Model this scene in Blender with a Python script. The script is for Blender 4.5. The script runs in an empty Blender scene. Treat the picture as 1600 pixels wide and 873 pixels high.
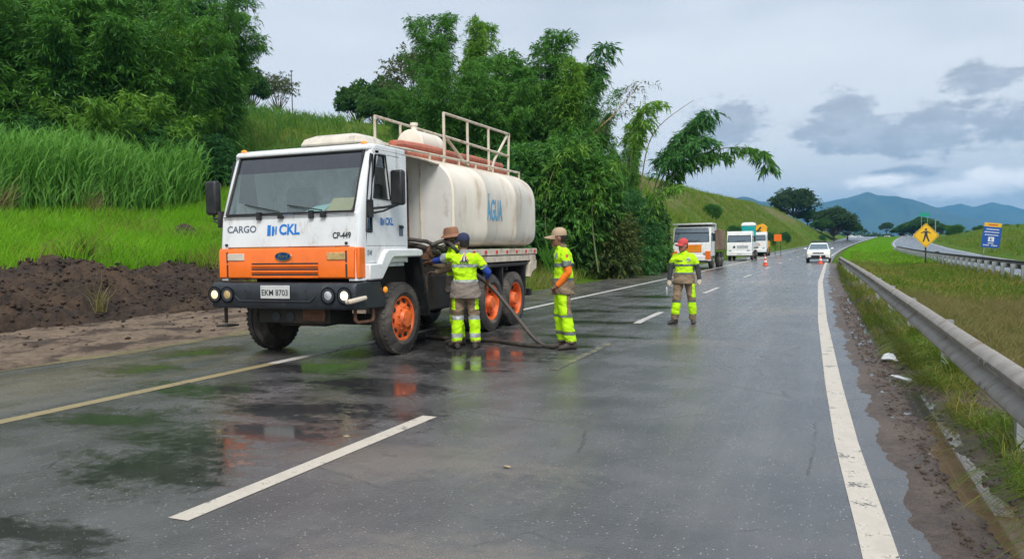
import bpy, bmesh, math, random
import numpy as np
from mathutils import Vector, Matrix
from mathutils.bvhtree import BVHTree
R = math.radians
random.seed(7)
rng = np.random.default_rng(11)
SC = bpy.context.scene
COL = SC.collection

# ------------------------------------------------------------------ camera
CAM_H, YAW, PITCH, ROLL, LENS_PX = 1.55, 22.5, 2.35, 0.9, 1230.0
def cam_axes():
    a, p, r = R(YAW), R(PITCH), R(ROLL)
    fw = Vector((-math.sin(a)*math.cos(p), math.cos(a)*math.cos(p), -math.sin(p)))
    rt = Vector((math.cos(a), math.sin(a), 0)); up = rt.cross(fw)
    return fw, rt*math.cos(r) - up*math.sin(r), up*math.cos(r) + rt*math.sin(r)
_fw, _rt, _up = cam_axes()
cam_data = bpy.data.cameras.new('camera'); cam = bpy.data.objects.new('camera', cam_data); COL.objects.link(cam)
m3 = Matrix((_rt, _up, -_fw)).transposed()
cam.matrix_world = Matrix.Translation((0, 0, CAM_H)) @ m3.to_4x4()
cam_data.sensor_width = 36.0; cam_data.lens = 36.0*LENS_PX/1600.0
cam_data.clip_start = 0.05; cam_data.clip_end = 60000
SC.camera = cam

# ------------------------------------------------------------------ node helper
class NT:
    def __init__(s, tree): s.t = tree
    def n(s, typ, **kw):
        nd = s.t.nodes.new(typ)
        for k, v in kw.items():
            if k == 'ins':
                for kk, vv in v.items():
                    if isinstance(vv, bpy.types.NodeSocket): s.t.links.new(vv, nd.inputs[kk])
                    else: nd.inputs[kk].default_value = vv
            else: setattr(nd, k, v)
        return nd
    def math(s, op, a, b=None, c=None, clamp=False):
        nd = s.t.nodes.new('ShaderNodeMath'); nd.operation = op; nd.use_clamp = clamp
        for i, v in enumerate((a, b, c)):
            if v is None: continue
            if isinstance(v, bpy.types.NodeSocket): s.t.links.new(v, nd.inputs[i])
            else: nd.inputs[i].default_value = v
        return nd.outputs[0]
    def mix(s, f, a, b, blend='MIX'):
        nd = s.t.nodes.new('ShaderNodeMix'); nd.data_type = 'RGBA'; nd.blend_type = blend
        for i, v in ((0, f), (6, a), (7, b)):
            if isinstance(v, bpy.types.NodeSocket): s.t.links.new(v, nd.inputs[i])
            else: nd.inputs[i].default_value = (v if i == 0 else (tuple(v) + (1,))[:4])
        return nd.outputs[2]
    def noise(s, vec, scale=5, detail=4, rough=.55, dist=0, out=0):
        nd = s.t.nodes.new('ShaderNodeTexNoise')
        if vec is not None: s.t.links.new(vec, nd.inputs['Vector'])
        nd.inputs['Scale'].default_value = scale; nd.inputs['Detail'].default_value = detail
        nd.inputs['Roughness'].default_value = rough; nd.inputs['Distortion'].default_value = dist
        return nd.outputs[out]
    def step(s, v, a, b, lo=0.0, hi=1.0):
        nd = s.t.nodes.new('ShaderNodeMapRange'); nd.interpolation_type = 'SMOOTHSTEP'
        s.t.links.new(v, nd.inputs[0])
        for i, x in ((1, a), (2, b), (3, lo), (4, hi)): nd.inputs[i].default_value = x
        return nd.outputs[0]
    def scalev(s, vec, xyz):
        nd = s.t.nodes.new('ShaderNodeVectorMath'); nd.operation = 'MULTIPLY'
        s.t.links.new(vec, nd.inputs[0]); nd.inputs[1].default_value = xyz
        return nd.outputs[0]
    def link(s, a, b): s.t.links.new(a, b)

# ------------------------------------------------------------------ world: bright overcast, broken low cloud
SUN_EL, SUN_AZ = 52.0, 150.0       # azimuth clockwise from +Y (the road's direction)
world = bpy.data.worlds.new('World'); SC.world = world; world.use_nodes = True
w = NT(world.node_tree); world.node_tree.nodes.clear()
sky = w.n('ShaderNodeTexSky'); sky.sky_type = 'NISHITA'; sky.sun_disc = False
sky.sun_elevation = R(SUN_EL); sky.sun_rotation = R(SUN_AZ)
sky.air_density = 1.0; sky.dust_density = 2.0
tc = w.n('ShaderNodeTexCoord'); sep = w.n('ShaderNodeSeparateXYZ', ins={0: tc.outputs['Generated']})
DX, DY, DZ = sep.outputs
el = w.math('MULTIPLY', w.math('ARCSINE', DZ), 57.2958)
az = w.math('MULTIPLY', w.math('ARCTAN2', DX, DY), 57.2958)
dirv = tc.outputs['Generated']
nz = w.noise(w.scalev(dirv, (1, 1, 2.2)), 7, 3, .6)
nz2 = w.noise(w.scalev(dirv, (1, 1, 3.0)), 2.2, 3, .55)
nzf = w.noise(w.scalev(dirv, (1, 1, 2.0)), 26, 5, .68)
veil = w.mix(w.step(nz2, .40, .62), (.34, .365, .40), (.42, .45, .48))
low = w.step(el, 2, 26)
veil = w.mix(low, (.47, .46, .45), veil)
base = w.mix(.86, w.mix(1.0, sky.outputs[0], (.10, .10, .10), 'MULTIPLY'), veil)
dist = w.math('SUBTRACT', nz, .5); distf = w.math('SUBTRACT', nzf, .5)
def puffs(lst, soft):
    acc = None
    for (a0, e0, wa, we) in lst:
        x = w.math('MULTIPLY_ADD', az, 1/wa, -a0/wa); y = w.math('MULTIPLY_ADD', el, 1/we, -e0/we)
        r = w.math('MULTIPLY_ADD', x, x, w.math('MULTIPLY', y, y))
        acc = r if acc is None else w.math('MINIMUM', acc, r)
    r = w.math('ADD', w.math('SQRT', acc), w.math('MULTIPLY_ADD', dist, 2.4, w.math('MULTIPLY', distf, 2.2)))
    return w.step(r, 1.0 + soft*.5, 1.0 - soft)
gx_ = w.math('MULTIPLY_ADD', az, 1/30, -6/30); gy_ = w.math('MULTIPLY_ADD', el, 1/12, -23/12)
gr_ = w.math('ADD', w.math('SQRT', w.math('MULTIPLY_ADD', gx_, gx_, w.math('MULTIPLY', gy_, gy_))), w.math('MULTIPLY', w.math('SUBTRACT', nz2, .5), 1.6))
base = w.mix(w.math('MULTIPLY', w.step(gr_, 1.15, .35), .8), base, (.265, .30, .345))
cl = puffs(((0.3, 7.2, 4.6, 1.3), (0.4, 8.7, 1.9, 1.6), (5.6, 6.7, 3.6, 1.5), (10.5, 6.9, 4.2, 1.7), (-6.6, 8.0, 2.8, 1.6), (8.6, 9.9, 2.2, .8), (3.8, 4.4, 2.6, .5), (20, 7.6, 7, 1.7), (-55, 8.0, 9, 1.7)), .34)
darkc = w.mix(w.step(nzf, .35, .7), (.205, .22, .25), (.29, .31, .345))
base = w.mix(w.math('MULTIPLY', cl, .80), base, darkc)
wh = puffs(((6.6, 3.2, 3.0, .6), (11.5, 3.7, 4.8, .9), (2.2, 4.0, 2.6, .45), (22, 3.2, 7, 1.0), (-50, 3, 9, 1.0)), .7)
base = w.mix(w.math('MULTIPLY', wh, .9), base, (.82, .78, .73))
base = w.mix(w.step(el, -1.5, -.2), (.30, .34, .36), base)
bg = w.n('ShaderNodeBackground', ins={0: base, 1: 1.0}); wo = w.n('ShaderNodeOutputWorld', ins={0: bg.outputs[0]})

# ------------------------------------------------------------------ sun (veiled by cloud, very soft) and exposure
sd = bpy.data.lights.new('sun', 'SUN'); sd.energy = 1.5; sd.angle = R(24); sd.color = (1.0, .96, .90)
sun = bpy.data.objects.new('sun', sd); COL.objects.link(sun)
sdir = Vector((math.sin(R(SUN_AZ))*math.cos(R(SUN_EL)), math.cos(R(SUN_AZ))*math.cos(R(SUN_EL)), math.sin(R(SUN_EL))))
sun.rotation_euler = sdir.to_track_quat('Z', 'Y').to_euler()
world.cycles.sampling_method = 'MANUAL'; world.cycles.sample_map_resolution = 256
SC.view_settings.view_transform = 'Standard'; SC.view_settings.look = 'None'
SC.view_settings.exposure = 1.1; SC.view_settings.gamma = 1.0
SC.cycles.max_bounces = 6; SC.cycles.diffuse_bounces = 3; SC.cycles.glossy_bounces = 3; SC.cycles.transparent_max_bounces = 8; SC.cycles.volume_bounces = 0

# ------------------------------------------------------------------ object helpers
def tag(o, label=None, cat=None, group=None, kind=None):
    if label: o['label'] = label
    if cat: o['category'] = cat
    if group: o['group'] = group
    if kind: o['kind'] = kind
    return o
def empty(name, loc=(0, 0, 0), rz=0.0, label=None, cat=None, group=None):
    o = bpy.data.objects.new(name, None); COL.objects.link(o); o.location = loc; o.rotation_euler = (0, 0, rz)
    o.empty_display_size = .2
    return tag(o, label, cat, group)
def link_mesh(name, me, mats, parent=None, loc=None):
    o = bpy.data.objects.new(name, me); COL.objects.link(o)
    if mats is not None:
        for m_ in (mats if isinstance(mats, (list, tuple)) else [mats]): me.materials.append(m_)
    if parent is not None: o.parent = parent
    if loc is not None: o.location = loc
    return o
def np_mesh(name, V, Fa, smooth=False):
    """V (n,3); Fa (m,k) all polygons with k corners"""
    V = np.ascontiguousarray(V, dtype=np.float32); Fa = np.ascontiguousarray(Fa, dtype=np.int32)
    me = bpy.data.meshes.new(name); k = Fa.shape[1]
    me.vertices.add(len(V)); me.vertices.foreach_set('co', V.ravel())
    me.loops.add(Fa.size); me.loops.foreach_set('vertex_index', Fa.ravel())
    me.polygons.add(len(Fa)); me.polygons.foreach_set('loop_start', np.arange(0, Fa.size, k, dtype=np.int32))
    me.polygons.foreach_set('loop_total', np.full(len(Fa), k, dtype=np.int32))
    if smooth: me.polygons.foreach_set('use_smooth', np.ones(len(Fa), dtype=bool))
    me.update(calc_edges=True)
    return me
def copy_tree(o, parent=None):
    c = o.copy(); COL.objects.link(c)
    if parent is not None: c.parent = parent
    for ch in list(o.children): copy_tree(ch, c)
    return c

class MB:
    """collects faces; build() links them as one mesh object"""
    def __init__(s): s.v = []; s.f = []; s.mi = []; s.cur = 0
    def add(s, vs, fs):
        b = len(s.v); s.v += [tuple(p) for p in vs]; s.f += [tuple(i + b for i in f) for f in fs]; s.mi += [s.cur]*len(fs); return s
    def box(s, x0, x1, y0, y1, z0, z1):
        return s.add([(x0,y0,z0),(x1,y0,z0),(x1,y1,z0),(x0,y1,z0),(x0,y0,z1),(x1,y0,z1),(x1,y1,z1),(x0,y1,z1)],
                     [(0,3,2,1),(4,5,6,7),(0,1,5,4),(1,2,6,5),(2,3,7,6),(3,0,4,7)])
    def prism(s, poly, a0, a1, axis='x'):
        """poly: 2D points; axis x -> (y,z), y -> (x,z), z -> (x,y)"""
        def mk(p, a): return {'x': (a, p[0], p[1]), 'y': (p[0], a, p[1]), 'z': (p[0], p[1], a)}[axis]
        n = len(poly); vs = [mk(p, a0) for p in poly] + [mk(p, a1) for p in poly]
        return s.add(vs, [tuple(range(n)), tuple(range(2*n - 1, n - 1, -1))] + [((i+1) % n, i, n+i, n + (i+1) % n) for i in range(n)])
    def hexa(s, eight):
        return s.add(eight, [(0,3,2,1),(4,5,6,7),(0,1,5,4),(1,2,6,5),(2,3,7,6),(3,0,4,7)])
    def rings(s, rings, close=True, caps=True):
        n = len(rings[0]); b = []
        for r in rings: b += list(r)
        fs = []
        for i in range(len(rings) - 1):
            for j in range(n if close else n - 1):
                k = (j+1) % n; fs.append((i*n+j, i*n+k, (i+1)*n+k, (i+1)*n+j))
        if caps and close: fs += [tuple(range(n-1, -1, -1)), tuple(range((len(rings)-1)*n, len(rings)*n))]
        return s.add(b, fs)
    def tube(s, pts, rad, seg=8, caps=True, flat=None):
        pts = [Vector(p) for p in pts]; n = len(pts)
        if not isinstance(rad, (list, tuple)): rad = [rad]*n
        t0 = (pts[1]-pts[0]).normalized(); ref = Vector((0,0,1)) if abs(t0.z) < .9 else Vector((0,1,0))
        u = t0.cross(ref).normalized(); rs = []
        for i, p in enumerate(pts):
            t = ((pts[min(i+1,n-1)]-p).normalized() + (p-pts[max(i-1,0)]).normalized())
            t = t.normalized() if t.length > 1e-6 else t0
            u = (u - t*u.dot(t)).normalized(); v = t.cross(u)
            r = rad[i]; rx, ry = r if isinstance(r, (list, tuple)) else (r, r)
            rs.append([p + u*rx*math.cos(2*math.pi*j/seg) + v*ry*math.sin(2*math.pi*j/seg) for j in range(seg)])
        return s.rings(rs, True, caps)
    def lathe(s, prof, c, axis='x', seg=28):
        """prof: (along, radius)"""
        rs = []
        for a, r in prof:
            ring = []
            for j in range(seg):
                t = 2*math.pi*j/seg; p, q = r*math.cos(t), r*math.sin(t)
                ring.append({'x': (c[0]+a, c[1]+p, c[2]+q), 'y': (c[0]+p, c[1]+a, c[2]+q), 'z': (c[0]+p, c[1]+q, c[2]+a)}[axis])
            rs.append(ring)
        return s.rings(rs, True, True)
    def cyl(s, c, r, a0, a1, axis='x', seg=20): return s.lathe([(a0, r), (a1, r)], c, axis, seg)
    def ell(s, c, rad, seg=12, st=8):
        rs = []
        for i in range(st + 1):
            p = -math.pi/2 + math.pi*(i/st); p = max(-1.5, min(1.5, p))
            rs.append([(c[0]+rad[0]*math.cos(p)*math.cos(2*math.pi*j/seg), c[1]+rad[1]*math.cos(p)*math.sin(2*math.pi*j/seg), c[2]+rad[2]*math.sin(p)) for j in range(seg)])
        return s.rings(rs)
    def mesh(s, name, smooth=None):
        me = bpy.data.meshes.new(name); me.from_pydata(s.v, [], s.f)
        if any(s.mi): me.polygons.foreach_set('material_index', s.mi)
        bm = bmesh.new(); bm.from_mesh(me); bmesh.ops.recalc_face_normals(bm, faces=bm.faces); bm.to_mesh(me); bm.free()
        if smooth is not None:
            me.polygons.foreach_set('use_smooth', [True]*len(me.polygons)); me.set_sharp_from_angle(angle=R(smooth))
        me.update(); return me
    def build(s, name, mats, parent=None, smooth=35, bevel=0, loc=None):
        o = link_mesh(name, s.mesh(name, smooth), mats, parent, loc)
        if bevel:
            md = o.modifiers.new('bevel', 'BEVEL'); md.width = bevel; md.segments = 2; md.limit_method = 'ANGLE'; md.angle_limit = R(40)
            md.harden_normals = False
        return o

def text_geo(txt, size, bold=0.0, align='CENTER', shear=0, xs=1.0):
    cu = bpy.data.curves.new('txt', 'FONT'); cu.body = txt; cu.size = size; cu.align_x = align; cu.align_y = 'CENTER'
    cu.offset = bold; cu.resolution_u = 3; cu.shear = shear
    o = bpy.data.objects.new('txt', cu); COL.objects.link(o)
    dg = bpy.context.evaluated_depsgraph_get(); me = bpy.data.meshes.new_from_object(o.evaluated_get(dg))
    vs = [(v.co.x*xs, v.co.y) for v in me.vertices]; fs = [tuple(p.vertices) for p in me.polygons]
    bpy.data.objects.remove(o); bpy.data.meshes.remove(me); bpy.data.curves.remove(cu)
    return vs, fs
def flat_print(name, geo, place, mat_, parent, thick=None):
    """place(u,v)->3D point; lettering or a flat mark as thin mesh on a surface"""
    vs, fs = geo
    me = bpy.data.meshes.new(name); me.from_pydata([tuple(place(u, v)) for u, v in vs], [], fs); me.update()
    return link_mesh(name, me, mat_, parent)
def fan(poly): return list(poly), [tuple(range(len(poly)))]

# ------------------------------------------------------------------ numpy value noise
_perm = np.random.default_rng(3).random((256, 256))
def vnoise(x, y):
    x = np.asarray(x, float); y = np.asarray(y, float)
    xi = np.floor(x).astype(int); yi = np.floor(y).astype(int); fx = x-xi; fy = y-yi
    fx = fx*fx*(3-2*fx); fy = fy*fy*(3-2*fy)
    a = _perm[xi & 255, yi & 255]; b = _perm[(xi+1) & 255, yi & 255]; c = _perm[xi & 255, (yi+1) & 255]; d = _perm[(xi+1) & 255, (yi+1) & 255]
    return (a*(1-fx)+b*fx)*(1-fy) + (c*(1-fx)+d*fx)*fy - .5
def fbm(x, y, o=4, g=.5):
    s = 0; a = 1.0
    for i in range(o): s = s + a*vnoise(x*2**i + 17.3*i, y*2**i + 9.1*i); a *= g
    return s
def sstep(x, a, b):
    t = np.clip((np.asarray(x, float)-a)/(b-a), 0, 1); return t*t*(3-2*t)
# ------------------------------------------------------------------ materials
def M(name, col, rough=.6, metal=0.0, var=.12, vs=5.0, bump=0.0, bs=60.0, dirt=None, spec=.5, emit=None, coat=0.0, stretch=(1,1,1)):
    m = bpy.data.materials.new(name); m.use_nodes = True; t = NT(m.node_tree); p = m.node_tree.nodes['Principled BSDF']
    tcn = t.n('ShaderNodeTexCoord'); v = t.scalev(tcn.outputs['Object'], stretch)
    n1 = t.noise(v, vs, 5, .6)
    c = t.mix(t.step(n1, .3, .7), tuple(x*(1-var) for x in col), tuple(min(1, x*(1+var)) for x in col))
    rr = t.step(n1, .25, .75, max(0, rough-.08), min(1, rough+.08))
    if dirt:
        dc, amt, ds = dirt
        d = t.noise(t.scalev(tcn.outputs['Object'], (1, 1, .45)), ds, 6, .65, .3)
        dm = t.step(d, .62-amt*.35, .75)
        c = t.mix(t.math('MULTIPLY', dm, .85), c, dc); rr = t.math('ADD', rr, t.math('MULTIPLY', dm, .3), clamp=True)
    t.link(c, p.inputs['Base Color']); t.link(rr, p.inputs['Roughness'])
    p.inputs['Metallic'].default_value = metal; p.inputs['Specular IOR Level'].default_value = spec
    if coat: p.inputs['Coat Weight'].default_value = coat; p.inputs['Coat Roughness'].default_value = .12
    if emit: p.inputs['Emission Color'].default_value = emit[0] + (1,); p.inputs['Emission Strength'].default_value = emit[1]
    if bump:
        b = t.n('ShaderNodeBump', ins={'Height': t.noise(v, bs, 5, .6), 'Strength': bump, 'Distance': .02}); t.link(b.outputs[0], p.inputs['Normal'])
    return m
def glass(name, tint=(.75, .85, .85), rough=.02, opac=.25, col=(.02, .03, .035)):
    m = bpy.data.materials.new(name); m.use_nodes = True; t = NT(m.node_tree); m.node_tree.nodes.clear()
    out = t.n('ShaderNodeOutputMaterial'); tr = t.n('ShaderNodeBsdfTransparent', ins={0: tint + (1,)})
    df = t.n('ShaderNodeBsdfDiffuse', ins={0: col + (1,)}); gl = t.n('ShaderNodeBsdfGlossy', ins={0: (1, 1, 1, 1), 1: rough})
    mx = t.n('ShaderNodeMixShader', ins={0: opac, 1: tr.outputs[0], 2: df.outputs[0]})
    fr = t.n('ShaderNodeFresnel', ins={0: 1.5}); fc = t.math('ADD', t.math('MULTIPLY', fr.outputs[0], 1.1), .05, clamp=True)
    m2 = t.n('ShaderNodeMixShader', ins={0: fc, 1: mx.outputs[0], 2: gl.outputs[0]}); t.link(m2.outputs[0], out.inputs[0])
    return m
def foliage(name, c1, c2, c3, rough=.5, transl=.35):
    m = bpy.data.materials.new(name); m.use_nodes = True; t = NT(m.node_tree); m.node_tree.nodes.clear()
    out = t.n('ShaderNodeOutputMaterial'); g = t.n('ShaderNodeNewGeometry'); tcn = t.n('ShaderNodeTexCoord')
    rnd = g.outputs['Random Per Island']
    big = t.noise(tcn.outputs['Object'], .35, 4, .6)
    a = t.mix(rnd, c1, c2); c = t.mix(t.step(t.math('ADD', big, t.math('MULTIPLY', t.math('SUBTRACT', rnd, .5), .25)), .42, .66), a, c3)
    p = t.n('ShaderNodeBsdfPrincipled', ins={'Base Color': c, 'Roughness': rough, 'Specular IOR Level': .25})
    tr = t.n('ShaderNodeBsdfTranslucent', ins={0: t.mix(1.0, c, (1.25, 1.25, .75), 'MULTIPLY')})
    mx = t.n('ShaderNodeMixShader', ins={0: transl, 1: p.outputs[0], 2: tr.outputs[0]}); t.link(mx.outputs[0], out.inputs[0])
    return m

MUD = (.11, .075, .05)
m_white = M('white_paint', (.74, .76, .77), .32, var=.06, vs=2, dirt=((.44, .39, .33), .26, 4.5), coat=.3)
m_white2 = M('white_paint_clean', (.76, .78, .79), .35, var=.05, vs=2)
m_orange = M('orange_paint', (.86, .165, .012), .35, var=.08, vs=3, dirt=((.35, .14, .04), .12, 7), coat=.25)
m_orange_rim = M('orange_rim_paint', (.80, .15, .03), .5, var=.2, vs=9, dirt=((.16, .07, .04), .35, 9))
m_cream = M('cream_tank_paint', (.78, .71, .60), .42, var=.08, vs=1.4, dirt=((.44, .32, .20), .38, 2.4), coat=.1, stretch=(1, 1, .4))
m_cream2 = M('cream_frame_paint', (.62, .55, .44), .5, var=.12, vs=6, dirt=((.27, .13, .06), .38, 7))
m_offwhite = M('off_white_plastic', (.62, .57, .48), .5, var=.1, vs=5, dirt=((.30, .25, .19), .25, 8))
m_black = M('black_plastic', (.018, .019, .021), .45, var=.3, vs=7, dirt=((.09, .075, .06), .22, 6))
m_bumper = M('bumper_dark_plastic', (.022, .027, .034), .38, var=.25, vs=5, dirt=((.10, .085, .07), .16, 5))
m_chassis = M('chassis_black', (.02, .018, .016), .7, var=.4, vs=7, dirt=(MUD, .35, 4))
m_tyre = M('tyre_rubber', (.035, .033, .031), .75, var=.3, vs=9, dirt=((.17, .145, .12), .62, 4), bump=.2, bs=50)
m_steel = M('galvanised_steel', (.42, .43, .42), .45, .75, var=.15, vs=7, dirt=((.20, .16, .12), .3, 5))
m_rail = M('weathered_guardrail_steel', (.30, .275, .245), .6, .15, var=.18, vs=4, dirt=((.17, .125, .085), .42, 3.2), bump=.15, bs=40)
m_post = M('galvanised_post', (.33, .36, .36), .55, .3, var=.15, vs=8, dirt=((.18, .15, .11), .3, 6))
m_rust = M('rusty_iron', (.14, .07, .04), .8, .2, var=.35, vs=12)
m_hosered = M('faded_red_hose', (.52, .17, .11), .65, var=.18, vs=8, dirt=((.30, .20, .14), .3, 7))
m_hose = M('dark_rubber_hose', (.055, .045, .038), .55, var=.3, vs=10, dirt=((.16, .12, .09), .3, 10))
m_glass = glass('windscreen_glass', (.86, .97, .95), .02, .16, (.30, .42, .42))
m_glass_band = glass('windscreen_sun_band', (.28, .28, .33), .04, .35, (.05, .05, .07))
m_glass_side = glass('side_glass', (.45, .52, .52), .02, .25)
m_lamp_on = M('lit_headlamp', (.9, .8, .5), .2, emit=((1.0, .62, .20), .62), var=.02)
m_lamp_on2 = M('lit_headlamp_core', (1, .95, .7), .2, emit=((1.0, .82, .42), 1.5), var=.02)
m_lamp_off = M('headlamp_lens', (.55, .56, .58), .12, .3, var=.2, vs=20)
m_lamp_amb = M('amber_lens', (.75, .28, .03), .2, var=.1, emit=((1, .3, .02), .15))
m_lamp_foggy = M('yellowed_lens', (.50, .36, .16), .3, var=.2, vs=18)
m_red = M('red_reflector', (.62, .03, .03), .25, var=.1)
m_blue = M('blue_lettering', (.01, .18, .58), .5, var=.05)
m_blue2 = M('faded_blue_lettering', (.10, .38, .60), .6, var=.25, vs=14)
m_ink = M('dark_lettering', (.03, .035, .045), .5, var=.05)
m_inkgrey = M('grey_lettering', (.12, .15, .2), .5, var=.05)
m_plate = M('number_plate_grey', (.55, .56, .55), .4, var=.06, dirt=((.3, .26, .2), .2, 20))
m_chrome = M('chrome', (.75, .76, .78), .15, 1.0, var=.05)
m_badge = M('badge_blue', (.01, .035, .16), .25, var=.05)
m_interior = M('cab_interior_grey', (.58, .63, .64), .8, var=.2)
m_seat = M('seat_cloth', (.17, .20, .21), .9, var=.2)
m_paper = M('yellow_envelope', (.62, .52, .26), .8, var=.06)
m_paper2 = M('cyan_paper', (.45, .75, .74), .8, var=.05)
# clothing
m_hiviz = M('hi_vis_yellow_cloth', (.50, .86, .012), .8, var=.16, vs=7, dirt=((.24, .30, .05), .16, 6), bump=.35, bs=16, spec=.2)
m_khaki = M('khaki_cloth', (.235, .175, .115), .9, var=.15, vs=9, bump=.35, bs=16, spec=.15)
m_greycloth = M('grey_brown_cloth', (.22, .19, .165), .9, var=.12, vs=9, bump=.35, bs=16, spec=.15)
m_reflect = M('grey_reflective_tape', (.33, .36, .37), .45, .1, var=.12, vs=20)
m_reflectdk = M('dark_reflective_tape', (.13, .16, .16), .5, .1, var=.12, vs=20)
m_navy = M('navy_cloth', (.022, .03, .075), .85, var=.2, bump=.2, bs=30)
m_royal = M('royal_blue_sleeve', (.015, .055, .34), .8, var=.15, bump=.25, bs=25)
m_orslv = M('orange_sleeve', (.92, .20, .012), .8, var=.1, bump=.3, bs=22)
m_dkslv = M('charcoal_sleeve', (.035, .04, .042), .85, var=.2, bump=.2, bs=25)
m_redcap = M('red_cap_cloth', (.56, .06, .06), .8, var=.12)
m_tancap = M('tan_cap_cloth', (.40, .29, .19), .85, var=.15)
m_brnhat = M('brown_hat_cloth', (.27, .13, .075), .85, var=.18)
m_boot = M('muddy_boot', (.04, .033, .028), .75, var=.3, dirt=((.13, .10, .075), .4, 12))
m_glove = M('dirty_white_glove', (.48, .42, .34), .9, var=.2, vs=14)
m_skin1 = M('brown_skin', (.25, .12, .075), .55, var=.1, vs=12)
m_skin2 = M('ruddy_skin', (.34, .15, .10), .55, var=.1, vs=12)
m_skin3 = M('dark_brown_skin', (.10, .05, .033), .55, var=.1, vs=12)
m_hair = M('black_hair', (.015, .012, .010), .6, var=.2)
# foliage
m_bamboo = foliage('bamboo_leaf', (0.045, 0.141, 0.025), (0.080, 0.222, 0.035), (0.124, 0.306, 0.045))
m_bamboo_y = foliage('young_bamboo_leaf', (0.096, 0.234, 0.029), (0.148, 0.311, 0.035), (0.194, 0.373, 0.048))
m_bamboo_d = foliage('dark_bamboo_leaf', (0.030, 0.115, 0.038), (0.053, 0.170, 0.046), (0.083, 0.238, 0.051))
m_broad = foliage('broad_leaf', (0.033, 0.105, 0.023), (0.056, 0.149, 0.030), (0.090, 0.203, 0.039))
m_sparse = foliage('pale_dry_leaf', (.09, .11, .05), (.14, .15, .07), (.10, .13, .05))
m_euca = foliage('eucalyptus_leaf', (0.032, 0.076, 0.027), (0.052, 0.107, 0.034), (0.070, 0.126, 0.040))
m_reed = foliage('cane_leaf', (0.083, 0.238, 0.032), (0.158, 0.367, 0.054), (0.191, 0.410, 0.081), transl=.4)
m_grass = foliage('bright_grass', (0.123, 0.336, 0.008), (0.190, 0.437, 0.014), (0.228, 0.448, 0.024), transl=.4)
m_grass_hill = foliage('hill_grass', (0.101, 0.199, 0.017), (0.157, 0.257, 0.030), (0.224, 0.257, 0.054), transl=.35)
m_grass_dry = foliage('dry_grass', (.19, .17, .065), (.27, .22, .10), (.16, .17, .05), transl=.3)
m_grass_verge = foliage('verge_grass', (.08, .16, .014), (.14, .22, .025), (.26, .23, .06), transl=.3)
m_culm = M('bamboo_culm', (.10, .13, .04), .6, var=.3, vs=3)
m_culm_y = M('dry_yellow_culm', (.42, .28, .10), .6, var=.2, vs=3)
m_slope = foliage('slope_leaf', (.06, .17, .022), (.10, .23, .035), (.15, .25, .05))
m_bush_l = foliage('mixed_shrub_leaf', (.05, .085, .022), (.085, .12, .03), (.12, .15, .035))
m_bark = M('bark', (.11, .085, .065), .9, var=.3, vs=6, bump=.5, bs=14)
m_dead = M('dead_stalk', (.20, .15, .10), .9, var=.2)
# ------------------------------------------------------------------ terrain functions (metres; road runs along +Y, bends right beyond 60 m)
def xsh(Y):
    Y = np.asarray(Y, float); d = np.clip(Y-60, 0, 240); return d*d/4400 + np.clip(Y-300, 0, None)*.05
def zroad(Y):
    Y = np.asarray(Y, float); d = np.clip(Y-50, 0, 240); z = 4.9e-5*d*d
    e = np.clip(Y-290, 0, None); z = z + .0235*e - 2.5e-4*e*e
    return np.maximum(z, -1.0 + 0*z)
def xright(Y): return np.interp(Y, [2, 4.2, 6.4, 9.2, 16.8, 33, 61, 100], [.3, .2, .07, -.04, -.28, -.63, -.81, -.8])
def xdash(Y): return np.interp(Y, [3, 8, 12, 16, 25, 52], [-3.55, -3.45, -3.5, -3.72, -3.9, -4.05])
def xedge2(Y): return np.interp(Y, [20, 58, 110, 160], [10.4, 11.2, 13.3, 14.4])
def zt(X, Y, detail=True):
    X = np.asarray(X, float); Y = np.asarray(Y, float); xp = X - xsh(Y); u = -7.2 - xp
    near = np.interp(u, [0, 3.2, 8.2, 9.5, 11, 12.5, 23, 35, 60, 80], [-.06, -.06, -.05, .2, 1.0, 1.45, 3.1, 4.8, 13.5, 16])
    far = np.interp(u, [0, 2.4, 3.4, 6, 14, 25, 53, 80], [-.06, -.06, .15, 2.6, 9.2, 11.6, 16, 17.5])
    b = sstep(Y, 24, 60); left = near*(1-b) + far*b
    left = left*(1 - .85*sstep(Y, 205, 340))*(1-.9*sstep(Y, 500, 900))
    v = xp - xedge2(Y)
    right = np.interp(xp, [.2, .7, 1.1, 1.5, 2.0, 3.2, 5.6, 6.6, 7.0], [-.08, -.08, -.05, .0, .03, -.18, -.10, 0, -.06])
    rb = np.interp(v, [0, 1.5, 3.0, 8, 14, 40], [-.06, -.02, .25, 2.0, 3.0, 3.6])*(1-.8*sstep(Y, 170, 300))*(1-.9*sstep(Y, 500, 900))
    right = np.where(xp > 9, rb, right)
    z = np.where(u > 0, left, right) + zroad(Y)
    if detail:
        k = sstep(u, 12, 18) + sstep(v, 2.5, 7)
        k2 = sstep(u, 3.2, 5)*b
        z = z + k*.55*fbm(X*.16, Y*.16, 4) + k2*.35*fbm(X*.5, Y*.5, 3) + np.where((xp > 1.2) & (xp < 6.4), .06*fbm(X*.9, Y*.9, 3), 0)
    return z
def grid_faces(nx, ny):
    i = np.arange(nx-1)[None, :] + np.arange(ny-1)[:, None]*nx
    return np.stack([i, i+1, i+1+nx, i+nx], -1).reshape(-1, 4)
def sheet(name, xs_, ys_, zf, mat_, kind='structure', parent=None, shift=True, smooth=True):
    XX, YY = np.meshgrid(xs_, ys_); Xw = XX + (xsh(YY) if shift else 0)
    V = np.stack([Xw, YY, zf(Xw, YY)], -1).reshape(-1, 3)
    o = link_mesh(name, np_mesh(name, V, grid_faces(len(xs_), len(ys_)), smooth), mat_, parent)
    if kind: o['kind'] = kind
    return o

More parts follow.
